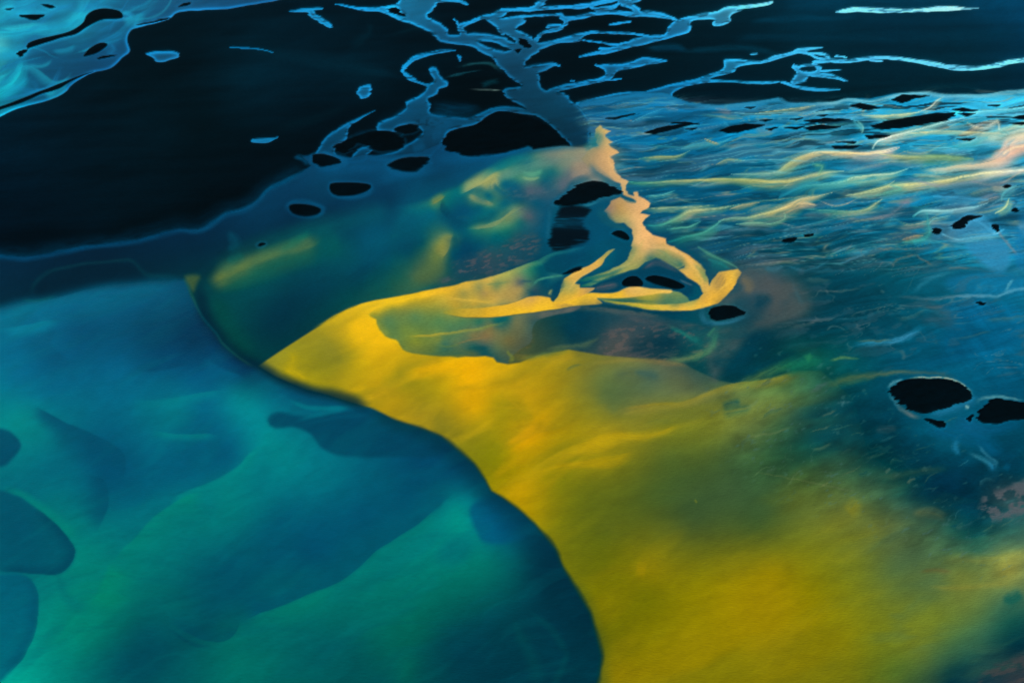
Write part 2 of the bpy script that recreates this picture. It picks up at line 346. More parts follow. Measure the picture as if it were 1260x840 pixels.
# north-west islets
islet([(22,19),(34,19),(55,18.5),(48,23.5),(40,25),(29,22)], 'flat wedge-shaped black sandbar in bright cyan water near the top left corner')
islet([(51,6),(60,6),(68,9),(62,10),(55,8)], 'thin black sandbar in cyan water just right of the smallest one at the top left')
islet([(6,11),(15,10),(13,12),(8,12.5)], 'smallest black sandbar at the extreme top left, in cyan water')
islet([(106,20),(115,13),(131,10.5),(147,14),(151,20),(147,23),(128,23.5),(118,27),(105,34),(92,42),(73,47),(52,54),(39,59),(34,60),(35,54),(52,47),(79,41),(94,34),(103,27)], 'long crescent black sandbar with rounded head, curving across the top left river', warp='s')
islet([(22,64),(31,61),(33.5,62),(27.5,69),(23.5,70)], 'tiny black oval sandbar just below the tail of the long crescent one')
islet([(102.6,68.6),(110,60),(123,53),(131.7,53.7),(129.6,58),(118,65.5),(106,69)], 'slanted leaf-shaped black sandbar in mid-blue water below the crescent sandbar', warp='s')
islet([(119,72),(128,69),(144,68),(133,71),(122,73)], 'thin black sliver of sand under the leaf-shaped sandbar')
islet([(217,8.4),(225,4),(234,4),(228,7.5)], 'small black sandbar in the narrow blue tail of river at the top, left of centre')
islet([(-60,160),(-60,150),(0,132),(26,122),(52,111),(79,101),(99,93),(115,88.5),(105,92),(86,101),(73,109),(52,115),(26,127),(0,136)], 'long black sand spit parallel to the lower bank of the top left river', warp='s')
islet([(168,31),(185,27),(210,22),(190,28)], 'very thin black sand line beside the river bank at the top left')
# braid islets
islet([(475,12),(488.5,10.5),(492,16),(500,21),(488.5,19.6),(481,16)], 'small black wedge of sand at the head of the braided channels by the top edge')
islet([(633,61),(642,60),(638,66)], 'small black triangle of sand in the middle of the main blue trunk channel')
islet([(637,48),(650,51),(654,59),(645,58)], 'small dark bar above the black triangle, where side channels join the trunk')
islet([(384,192),(399,190),(415,196),(419,200),(405,204),(389,204)], 'dark oval sandbar at the edge of the big black plain, ringed by pale blue', 2)
islet([(411,181),(423,174),(447,165),(483,162),(499,173),(494,181),(470,187),(457,183),(441,177),(431,185),(423,190),(415,187)], 'ragged black sandbar between two blue channels with a notched lower edge', 2.5)
islet([(488.5,157),(507,153),(516,157),(509,164),(494,165),(487,161)], 'small round black sandbar tucked between the ragged one and the feathered channel', 2.5)
islet([(478,202),(496,195),(528,194),(522.5,203),(509.5,211),(488.5,209.5),(479,205.5)], 'half-moon black sandbar below the braided channels with a blurred left end', 3)
islet([(545,181),(552,168),(575,158),(593,150),(606,141),(626,139),(652,145),(671,154),(686,165),(700,177),(690,179),(672,181),(657,183),(650,179),(630,185),(600,191),(575,192),(560,188)], 'large pointed black sandbar left of the cream plume head, under the blue trunk channel', 2)
islet([(406,228),(412,225),(440,225),(456,228),(452,234),(436,240),(415,241),(407,236)], 'flat black lens-shaped sandbar in the dark blue shallows, right of the ringed oval one', 1.8, 's')
islet([(356,254),(362,251),(380,252),(394,257),(390,263),(374,266),(360,262)], 'black oval sandbar with pale blue ring, left of the pair in dark blue shallows', 2.5, 's')
islet([(317,301),(322,299),(327,300),(322,303)], 'tiny dark speck of sand near the blurred olive plume at left', 1.5)
islet([(680,250),(690,243),(705,231),(715,225),(731,223),(747,226),(762,233.5),(764,238),(747,242),(731,247),(715,251),(697,253)], 'black dome-shaped sandbar left of the cream silt neck, with a sharp flat base', 1.4)
islet([(752,288),(760,284),(768,286),(774,292),(771.5,295.6),(762,293)], 'tiny black sandbar touching the left edge of the cream plume', 1.4, 's')
islet([(766,347),(773,341),(783,340),(791,347),(790,352),(778,353),(768,352)], 'rounded black sandbar inside the yellow loop, left one of the two', 1.6, 's')
islet([(794,343),(804,339),(823,343),(841,351),(840,354.5),(830,356),(815,352),(802,348)], 'longer black sandbar inside the yellow loop, right one of the two', 1.6, 's')
islet([(872,381),(888,376),(906,378),(918,386),(904,390),(883,395),(874,390)], 'black oval sandbar just below the yellow hook, ringed by pale water', 1.4)
islet([(694,337),(705,331),(715,328),(710,335)], 'thin black slit of sand left of the yellow strand', 2.5)
islet([(1094,478),(1102,472),(1112,467.5),(1125,466),(1150,466),(1168,467),(1182,473),(1198,486),(1190,492),(1170,500),(1150,506),(1136,508.5),(1122,505),(1108,497),(1098,487)], 'largest black sandbar at the right, lens-shaped with a thin bright rim', 1.3)
islet([(1202,514),(1204,505),(1212,497),(1222,490),(1235,491),(1250,494),(1275,499),(1275,514),(1245,517),(1225,521),(1208,520)], 'black sandbar cut by the right edge of the picture, beside the largest lens-shaped one', 1.3)
islet([(1138,515),(1146,515),(1152,518),(1161,518),(1164,525),(1156,526),(1146,521)], 'small ragged black bar just below the largest lens-shaped sandbar', 1.2)
islet([(1192,511),(1196,509),(1197,515),(1193,519),(1190,515)], 'tiny black bar in the gap between the two large right-hand sandbars', 1.2)
islet([(1170,278.6),(1183,270),(1189,265),(1208.6,266),(1197,270),(1187,276),(1187,280),(1174,282)], 'ragged black bar beside the pale sky reflection at the upper right', 1.2)
islet([(1147,281),(1156,280.6),(1158.6,286),(1151,288.6)], 'small round black spot left of the ragged bar at the upper right', 1.2)
islet([(1218,277),(1225,276),(1228,281),(1226,286),(1221,281)], 'tiny black speck right of the ragged bar, on the pale sky reflection', 1.2)
islet([(1233,230),(1238.6,226.6),(1243,228.6),(1237,232)], 'tiny black speck beside the teal strand near the right edge', 1.2)
islet([(1244,258.6),(1248.6,255.7),(1255,259),(1250,261)], 'tiny black speck near the right edge below the teal strand', 1.2)
islet([(1201,373),(1207,371),(1211,373),(1206,376)], 'single tiny black dot in the blue water at the right, above the largest sandbar', 1.2)
islet([(961,297),(971,293),(981,293),(974,298.6)], 'small black streak of sand in dark blue water right of the cream plume', 1.4)
islet([(991,290),(997,288),(1003,287),(1001,290),(994,292)], 'tiny black fleck right of the small black streak', 1.2)
# far delta slivers
SL = 'thin black sand sliver in far delta, '
islet([(1069,157),(1089,150),(1123,144),(1157,139.5),(1174,138.6),(1178,143),(1166,148),(1143,151.5),(1117,156.6),(1086,159.5)], 'longest black sandbar of the far delta at the upper right, a tapering wedge')
islet([(884,161),(896,156),(917,153),(940,154),(929,158),(909,163),(896,164)], SL + 'at its left end under the bank')
islet([(1097,123),(1111,117),(1143,118),(1129,121),(1111,127)], SL + 'between the bright strands along the upper bank')
islet([(1046,130),(1060,127),(1083,133),(1066,136)], SL + 'lower left of the one between the upper strands')
islet([(989,148.6),(1014,146),(1047,147),(1029,150),(1003,151)], SL + 'upper of two parallel ones')
islet([(989,157),(1009,154),(1036,156),(1023,158.6),(997,160.6)], SL + 'lower of two parallel ones')
islet([(1064,167),(1083,166),(1094,167),(1083,170.6),(1067,171)], SL + 'just under the left tip of the longest wedge')
islet([(1023,180),(1060,179.4),(1049,183),(1026,183)], SL + 'straight and flat above the cream strand')
islet([(1029,175),(1054,174),(1049,177)], SL + 'right above the straight flat one')
islet([(1173,135),(1186,133),(1203,136),(1186,138)], SL + 'right of the tip of the longest wedge')
islet([(1180,139.5),(1200,139.5),(1191,143)], SL + 'touching the right tip of the longest wedge')
islet([(1177,171.5),(1200,170),(1191,173.5)], SL + 'above the cream bend at the right')
islet([(1246,145),(1262,141),(1280,143),(1262,147)], SL + 'cut by the right edge, upper')
islet([(1242,152),(1262,151),(1280,152),(1257,154)], SL + 'cut by the right edge, lower')
islet([(963,157.5),(988,155.5),(980,159.5)], SL + 'left of the two parallel ones')
islet([(1003,142),(1017,141),(1014,143.5)], SL + 'above the two parallel ones')
islet([(941,158.5),(956,157),(947,160.5)], SL + 'small, right of the left end one')
islet([(934,148.5),(951,147),(943,150)], SL + 'small, above the left end one')
islet([(971,147),(986,145),(980,148)], SL + 'short, left of the upper parallel one')
islet([(917,132),(929,131.5),(925,133.5)], SL + 'tiny, close under the upper bank')
islet([(1217,130),(1231,129),(1228,131.5)], SL + 'tiny, near the upper right corner')
islet([(794,163),(809,158),(833,154),(854,152.5),(836,157.5),(820,161.5),(804,165)], 'black streak of sand in blue water right of the cream plume head')
islet([(825,151.5),(843,149.8),(862,152.5),(840,152.8)], 'thin black streak just above the larger one near the cream plume head', .9)
islet([(744,146),(757,144.5),(781,140),(767,144.5),(754,147)], 'short black sand streak in blue water just above the cream plume head')
islet([(845,159),(858,157.5),(852,160)], 'tiny black streak right of the larger one near the cream plume head')

# channel water colour, part sky reflection painted in: pale margins, deeper middle
NETC = field([(0,100,28,180,220),(0,60,110,205,228),(0,40,40,170,215),(60,30,24,150,208),(100,30,26,165,215),(100,5,24,160,212),(60,60,6,112,168),(60,90,6,104,158),(20,110,10,140,190),(20,80,16,140,195),(120,60,4,98,154),(140,35,8,118,176),(170,15,12,118,178),
 (210,10,14,112,172),(270,8,6,98,158),(340,2,4,88,145),(200,70,20,108,164),(320,62,8,86,130),(325,173,14,95,142),(450,112,16,118,178),(380,15,16,122,178),(400,28,16,122,178),(430,10,14,118,178),(510,10,18,140,200),(540,45,12,110,168),(500,80,14,124,184),
 (520,120,8,98,150),(500,150,6,84,130),(400,175,6,82,128),(540,150,6,92,142),(540,175,4,72,114),(600,55,14,112,168),(640,20,20,128,188),(700,10,20,122,184),(760,15,20,128,190),(630,80,10,84,128),(650,110,6,78,118),(680,140,4,72,106),(712,165,2,64,98),
 (700,45,18,118,176),(790,50,22,124,184),(840,35,30,140,204),(890,15,70,180,230),(940,6,110,200,242),(895,28,60,165,220),(715,105,14,110,168),(790,80,18,118,178),(760,122,10,106,160),(850,100,16,116,174),(900,85,30,140,196),(985,65,50,156,212),(985,98,40,140,196),(1040,76,60,165,220),
 (1100,74,76,170,222),(1200,85,96,192,234),(1260,76,110,205,240),(1050,13,110,200,240),(1120,13,120,208,244),(1180,11,150,222,248),(900,103,20,120,170),(1020,110,30,130,180)], 14)
SHW = (5*(fbm(60,4,-4,4,21)-.5))
NETm = NET.copy()
B = blur(NETm, 3.2)
inner = sst(0.72, 1.0, B) * NETm
wat = NETC * (1.10 - 0.32 * inner)[..., None]
edge = NETm * (1 - sst(.80, 1.0, blur(NETm, 1.7)))
wat = wat * (.94 + .22 * edge)[..., None]
wat *= (1 + .22 * (fbm(40, 5, -8, 4, 22, WS) - .5))[..., None]
halo = np.clip(blur(NETm, 1.6) - NETm, 0, 1) * .45 + np.clip(blur(NETm, 5) - NETm, 0, 1) * .12
top = sst(215, 150, Y + .0 * X)
lay(halo * (1 - WBIG) , wat, .5)
NETm = np.clip(NETm * (1 - .5 * sst(.55, .75, fbm(14, 2.4, -3, 3, 203)) * sst(300, 420, X) * sst(0, .02, NETm) * (1 - sst(.9, 1, blur(NETm, 2.4)))), 0, 1)
lay(NETm * (1 - WBIG * .75), wat, 1.0)
LAND *= 1 - NETm
# bright swirls in the north-west river
for pts, c, a in [([(-60,66,16,4),(0,72,14,4),(25,62,12,5),(45,52,3,3)], (24,160,208), .5), ([(-60,50,5),(0,42,6),(40,38,6),(80,32,7),(96,22,7),(104,10,7),(112,-10,8)], (40,188,226), .85),
                  ([(0,36,3),(20,34,3),(60,28,2)], (70,205,230), .6), ([(0,18,4),(30,12,5),(60,14,4),(95,4,6)], (40,170,220), .6), ([(-60,62,10),(0,56,9),(14,56,6)], (150,222,236), .8),
                  ([(-60,130,10),(0,110,8),(18,97,7),(26,82,6),(30,70,3)], (30,205,230), .85), ([(0,120,5),(20,108,5),(34,95,3)], (20,170,210), .7), ([(150,14,2),(158,18,3),(164,22,3)], (34,150,205), .8),
                  ([(0,4,6),(30,2,6),(50,-4,6)], (30,160,212), .6), ([(40,62,2),(60,52,2.5),(90,42,2.5),(115,27,2)], (30,140,196), .6), ([(125,23,2),(148,24,2),(165,22,2)], (30,135,195), .6),
                  ([(134,52,2),(140,60,3),(130,68,3)], (20,128,188), .5),([(100,6,3),(118,9,3),(140,8,2)], (30,145,205), .5), ([(0,126,2),(30,116,1.5),(70,104,1.5),(100,93,1.5)], (20,124,178), .7)]:
    stroke(pts, c, a, 0)
drift(60, (-40, 160, 0, 120), -22, (1.0, 3.5), (30, 90), [(30,175,215), (60,196,226), (20,130,190), (8,100,160), (14,150,200)], (.25, .55), NETm, 9, 26, None, 5, NETm)
# stippled wet sand between the feathered channels
lay(polymask([(508,150),(530,146),(545,150),(538,156),(515,156)], 8, W0) * sst(.5, .6, fbm(6, 2, 0, 2, 241)), (0,30,46), .7)
for p in [[(484,150,4),(500,142,6),(512,134,6)], [(522,116,3),(532,108,4)], [(530,170,6),(545,166,5)], [(506,186,5),(525,178,6)]]: stroke(p, (4,74,116), .6, 0)
# wispy flats beside the channels
for pts, c, a in [([(530,132,6),(560,138,8),(590,136,4)], (0,54,84), .8), ([(562,83,2),(588,79,1.5),(606,80,2),(620,90,3)], (26,80,92), .8), ([(545,97,1),(565,93,1.2),(590,88,.8)], (20,80,98), .7),
                  ([(579,112,.9),(618,112,.8)], (110,140,130), .8), ([(590,108,3),(606,102,3),(618,101,2)], (8,56,70), .7), ([(795,62,3),(830,60,4),(848,66,2)], (0,66,100), .6), ([(362,192,2),(374,198,4),(380,203,3)], (6,70,110), .8),
                  ([(455,170,3),(490,174,4),(500,180,3)], (0,44,68), .4), ([(520,150,5),(540,150,7),(560,156,4)], (4,76,118), .6)]:
    stroke(pts, c, a, 0, (WH[0] * 1.2, WH[1]))

# ---- shore line glow along the plain ------------------------------------------------
sh = [(-200,318),(0,316),(39,315),(79,309),(118,302),(157,298),(183,293),(217,282),(243,282),(262,273),(278,263),(298,258),(313,249),(330,234),(352,224),(371,212),(380,205)]
stroke([(x, y, 10, 3) for x, y in sh], [(0,42,66)] * len(sh), .75, 0)
stroke([(x, y + .5, 1.8, 3.5) for x, y in sh], [(0,64,104)] * 8 + [(4,74,116)] * 9, .85, 0)
# rings and shoals of the dark blue shallows
for pts, c, a in [([(41,368,2),(42,352,2.5),(58,336,2.5),(99,326,2),(140,322,2),(162,321,2.2),(173,330,2.2),(183,338,2.5),(225,341,3)], (12,56,70), .6),
                  ([(29,370,2),(47,372,2),(71,364,3)], (26,66,62), .8), ([(354,262,2),(352,254,2),(362,247,2.5),(382,248,2.5),(397,256,2.5),(392,265,2),(374,269,2)], (4,72,112), .8),
                  ([(402,240,2),(425,243,2),(445,241,2),(458,233,3),(460,226,3)], (10,80,124), .7), ([(384,190,2),(398,187,2),(414,192,2),(426,200,3),(412,207,2),(392,208,2)], (8,88,138), .8),
                  ([(380,206,3),(400,210,4),(440,206,6),(470,204,5)], (6,76,120), .6), ([(456,226,4),(480,218,5),(520,214,4),(545,204,4)], (8,76,118), .6), ([(478,196,3),(475,206,3),(486,214,3),(510,215,3),(530,206,3),(534,196,3)], (8,82,128), .6),
                  ([(534,200,6),(570,194,5),(620,190,4),(655,186,3)], (8,82,128), .7), ([(318,280,16,5),(300,300,14,5),(290,318,8,4)], (0,42,66), .0)]:
    stroke(pts, c, a, 0)
poly([(48,362),(50,345),(70,334),(110,328),(158,327),(172,337),(180,346),(120,350),(75,360)], (0,31,49), .7, 8)

# ---- teal water south of the shallows, with drifting yellow silt ---------------------
G = polymask([(238,352),(262,338),(300,318),(340,305),(352,302),(372,290),(385,283),(418,273),(457,263),(483,256),(522,250),(549,237),(575,226),(601,213),(626,200),(660,188),(705,184),(735,200),(745,230),(700,260),(690,330),(600,345),(470,372),(420,400),(330,450),(318,448),(270,405),(245,370)], 9, WS)
lay(G, (0,72,96), .18)
for pts, c, a in [
  ([(483,258,3,10),(522,252,3,12),(549,240,3,12),(575,229,3,12),(601,215,3,12),(640,198,3,10)], [(0,84,112),(0,92,118),(0,100,120),(10,108,118),(40,120,118),(70,125,118)], .6),
  ([(255,350,7,10),(280,336,10,14),(300,327,9,16),(326,317,8,18),(352,308,8,18),(378,299,8,18),(396,293,4,14)], [(96,112,50),(108,124,54),(114,126,54),(112,122,52),(104,118,56),(98,112,60),(80,104,70)], .85),
  ([(270,356,8),(310,338,10),(350,322,10),(400,306,12),(430,300,10)], (0,88,84), .45),
  ([(340,312,4),(360,300,5),(385,284,3)], (10,108,98), .6), ([(388,302,8),(405,300,14),(420,296,8)], (10,90,92), .5),
  ([(280,310,3),(290,300,6),(284,290,4),(278,286,2)], (0,74,98), .6), ([(278,322,3),(290,318,5),(302,312,4)], (0,92,100), .5),
  ([(557,286,2,6),(553,297,4,14),(548,310,5,20),(536,326,8,26),(516,342,12,26),(496,356,16,20),(470,368,12,12)], [(104,122,66),(118,128,62),(112,122,56),(88,114,60),(66,106,66),(50,94,66),(30,84,70)], .8),
  ([(500,318,12),(480,340,18),(450,362,16)], (10,84,78), .35),
  ([(526,252,2,5),(536,249,3,7),(546,242,1.5,3)], (104,124,66), .8), 
  ([(562,241,3),(577,232,8),(601,222,9),(612,218,7),(639,212,3)], [(70,112,90),(128,144,92),(150,158,100),(140,162,112),(90,150,120)], .85),
  ([(612,220,5),(606,232,5),(622,238,3)], (90,140,110), .6), ([(640,213,2),(655,214,2.5),(668,210,1.5)], (60,150,130), .7),
  ([(575,238,3),(588,243,5),(606,252,2.5)], [(110,138,90),(124,146,96),(90,124,96)], .85),
  ([(545,244,3),(543,258,4),(556,272,5),(566,270,4)], (0,58,84), .5), ([(560,270,1,2),(572,268,2,2),(580,270,1,2)], (60,88,90), .7),
  ([(570,283,4),(592,281,6),(608,277,7),(618,268,6)], [(40,110,100),(70,120,96),(110,136,98),(120,142,100)], .7),
  ([(600,280,6),(618,276,7),(630,264,8),(640,256,6)], [(60,130,120),(80,138,116),(96,140,112),(80,128,116)], .8),
  ([(600,245,10),(608,256,8),(600,268,6)], (0,104,126), .7), ([(556,290,3),(556,300,4),(560,308,4)], (0,62,90), .6),
  ([(630,206,6),(640,216,7),(652,226,6),(700,232,8)], (6,92,120), .5),
  ([(480,292,2),(490,289,1.6)], (60,110,110), .5), ([(450,312,3),(500,300,6),(540,285,4)], (0,66,94), .4)]:
    stroke(pts, c, a, 0, None, .12)
MID = [(500,257),(515,251),(530,246),(548,236),(570,227),(590,217),(606,207),(620,197),(642,191),(667,187),(700,184),(730,182),(740,200),(716,222),(702,232),(690,243),(678,256),(676,280),(680,300),(672,318),(640,330),(606,336),(570,345),(540,350),(500,340),(480,310),(485,280)]
local(MID, [(530,260,0,98,120),(505,265,0,90,115),(505,290,0,78,100),(550,265,0,75,105),(575,255,0,80,110),(560,275,10,75,100),(600,245,0,105,125),(590,255,0,95,115),(605,260,0,105,120),(620,250,0,95,120),(546,249,30,115,100),(538,249,120,140,80),(565,232,0,105,115),(578,228,120,150,95),
 (598,228,165,165,95),(605,222,165,165,95),(612,214,150,165,100),(625,212,120,155,110),(580,233,0,85,120),(583,243,120,150,100),(595,247,110,140,95),(605,251,100,135,95),(600,239,0,95,120),(610,237,90,130,105),(618,243,60,110,105),(620,225,0,95,125),(635,228,0,85,115),(650,203,0,95,120),(640,200,0,105,120),(620,203,0,112,120),(613,207,10,110,115),
 (630,195,0,110,115),(660,190,100,135,105),(675,190,150,140,105),(690,193,165,145,105),(680,200,100,125,110),(690,205,110,140,110),(700,195,180,155,105),(700,212,110,115,110),(670,213,30,118,116),(655,215,100,156,112),(680,210,20,112,118),(641,218,100,156,110),(670,223,10,90,115),(650,233,88,92,108),(665,234,84,88,104),(640,245,0,75,105),(660,250,0,80,110),(680,230,50,90,110),
 (690,226,100,100,110),(630,255,60,115,110),(640,260,120,135,95),(625,268,130,145,85),(612,275,110,150,95),(600,281,70,135,100),(585,283,30,115,105),(575,280,0,95,115),(560,281,0,85,110),(650,265,96,90,100),(655,275,60,90,105),(640,275,30,110,110),(625,285,20,115,105),(610,290,0,105,110),(590,300,0,80,105),(570,300,0,65,95),(600,315,40,75,90),(556,290,70,120,90),(551,297,150,155,70),(545,305,140,145,60),
 (535,318,104,122,60),(515,335,70,100,66),(520,300,0,75,90),(505,312,0,68,90),(640,300,10,70,95),(660,300,0,65,95),(635,290,40,85,95),(675,270,0,80,115),(680,290,0,85,120),(665,310,10,70,95),(555,310,10,80,98),(545,330,60,94,70),(560,335,0,64,84),(730,190,200,165,106),(720,205,170,140,108),(710,200,170,145,106),(500,325,20,84,84)], 3, 12, .72, (WS[0] * .4, WS[1] * .4))
stroke([(500,262,3,8),(530,251,3,10),(548,242,3,10),(570,232,3,9),(590,222,2,8)], (0,112,126), .35, 0)
for pts, c, a in [([(616,215,1,5),(604,219,1,7),(592,225,1,8),(580,231,1,7),(566,238,1,4)], (168,172,104), .8), ([(612,218,5,1),(606,226,6,1),(607,234,4,1)], (166,166,100), .7), ([(640,211,1,3),(655,213,1,3),(668,209,1,2)], (90,164,138), .7),
                  ([(576,238,1,4),(588,243,1,5),(600,249,1,4),(608,252,1,2)], (140,150,98), .75), ([(574,281,4,1),(592,281,6,1),(608,278,7,1),(620,268,7,1),(634,259,6,1),(645,254,3,1)], (128,148,98), .7),
                  ([(558,287,1,4),(553,297,1,8),(549,308,1,11),(541,318,1,11)], (140,140,70), .7), ([(548,240,1,4),(540,247,1,6),(530,252,1,4)], (126,136,70), .7), ([(545,246,3,1),(543,258,5,1),(553,270,5,1)], (0,56,80), .5),
                  ([(660,192,2,5),(630,202,2,6),(606,212,2,6),(590,222,2,4)], (20,116,126), .6), ([(560,282,3),(580,274,4),(600,268,5),(614,256,4)], (0,74,96), .5), ([(596,228,4),(590,240,5),(600,250,3)], (10,92,112), .5), ([(609,224,1,5),(613,232,1,6),(626,240,1,4)], (0,84,116), .6), ([(642,217,1,2),(652,219,1,2),(664,216,1,1)], (130,174,120), .7), ([(549,250,1,9),(552,262,1,10),(562,272,1,8),(578,274,1,6)], (0,70,98), .5), ([(560,289,1,9),(562,300,1,10),(560,312,1,8)], (0,70,92), .55), ([(590,278,9,1),(606,272,9,1),(620,264,9,1),(632,254,8,1)], (0,84,108), .45), ([(430,330,6),(470,300,8),(510,280,8)], (0,84,106), .3), ([(500,345,6),(530,338,8),(550,326,6)], (84,108,60), .4),
                  ([(395,291,3,5),(388,300,2,7),(370,305,3,8),(345,311,3,9),(318,321,3,9),(290,332,3,8),(262,345,2,6)], (126,130,58), .5), ([(262,338,10),(300,316,12),(340,300,12),(385,284,12),(430,270,12),(483,257,10)], [(30,96,84),(30,100,84),(20,104,92),(10,104,100),(0,96,108),(0,98,116)], .45), ([(300,345,14),(350,330,20),(400,318,22),(450,308,16)], (0,84,88), .35)]:
    stroke(pts, c, a, 0, None, .15)
# speckled brown shoals
sp = sst(.50, .66, fbm(9, 3.2, -14, 4, 31, WS))
for pts, c, a in [([(540,348),(556,336),(560,322),(600,308),(622,300),(645,290),(665,296),(650,320),(610,335),(570,345)], (86,84,88), .75), ([(622,236),(636,230),(665,232),(680,240),(660,245),(632,244)], (92,104,116), .5),
                  ([(560,428),(580,412),(610,402),(640,398),(654,410),(650,430),(620,442),(600,440)], (118,98,52), .55), ([(740,412),(775,396),(830,402),(880,400),(850,424),(800,440),(760,446),(740,432)], (100,88,82), .65),
                  ([(800,445),(850,432),(880,420),(870,440),(820,452)], (120,104,78), .6), ([(640,258),(655,256),(665,264),(655,272),(645,268)], (84,96,100), .5), ([(672,225),(685,220),(704,226),(690,232)], (100,110,112), .4)]:
    lay(polymask(pts, 16, WS) * (.35 + .65 * sp), c, a)

# ---- far delta: streaks drawn out by the flow ------------------------------------------
D = polymask([(727,190),(722,160),(716,134),(760,124),(830,122),(900,130),(1023,128),(1100,120),(1260,114),(1500,105),(1500,330),(1240,330),(1150,330),(1060,330),(960,330),(900,322),(862,310),(830,292),(800,270),(790,245),(762,220),(750,190)], 26, WS)
wx = 36 * (fbm(130, 50, 0, 3, 41) - .5); wy = 26 * (fbm(110, 40, 0, 3, 42) - .5)
WW = (wx, wy)
persp = sst(330, 120, Y)
n1 = fbm(95, 8, -6, 5, 43, WW); n2 = fbm(70, 5, -9, 4, 44, WW); n3 = fbm(60, 9, -4, 4, 45, WW); n4 = fbm(110, 6, -7, 2, 46, WW)
rid = 1 - np.abs(2 * n4 - 1); rid2 = 1 - np.abs(2 * fbm(80, 7, -9, 2, 144, WW) - 1); rid3 = 1 - np.abs(2 * fbm(95, 9, -6, 2, 143, WW) - 1)
IMG *= (1 + (D * (.75 * (n1 - .5) + .5 * (n2 - .5)))[..., None])
lay(D * sst(.52, .66, n3), (112,124,150), .34)
lay(D * sst(.88, .99, rid) * sst(.35, .6, n3), (110,185,205), .40 )
lay(D * sst(.90, 1.0, rid2) * sst(.45, .6, n1), (150,160,120), .38)
lay(D * sst(.90, 1.0, rid3) * sst(.6, .4, n3), (0,56,88), .45)
lay(D * sst(.55, .7, fbm(45, 10, -5, 3, 47, WW)) * sst(.8, .97, rid2), (170,140,120), .3)
lay(D * sst(215, 150, Y) * sst(880, 940, X) * sst(.60, .68, fbm(52, 5, -4, 3, 148, WW)), (0,34,50), .85)
lay(D * sst(.64, .72, fbm(46, 4.5, -6, 3, 149, WW)), (0,50,74), .45)
WW2 = (WW[0] * .25, WW[1] * .35)
FLOWC = [(120,196,214), (90,170,190), (60,150,176), (44,138,150), (180,184,130), (206,190,130), (150,140,142), (226,186,140), (30,110,130), (0,66,96)]
drift(190, (790, 1320, 126, 300), -7, (.6, 2.0), (22, 90), FLOWC, (.22, .55), D * (.5 + .5 * sst(820, 1000, X)), 5, 13, WW2, 2.5, D)
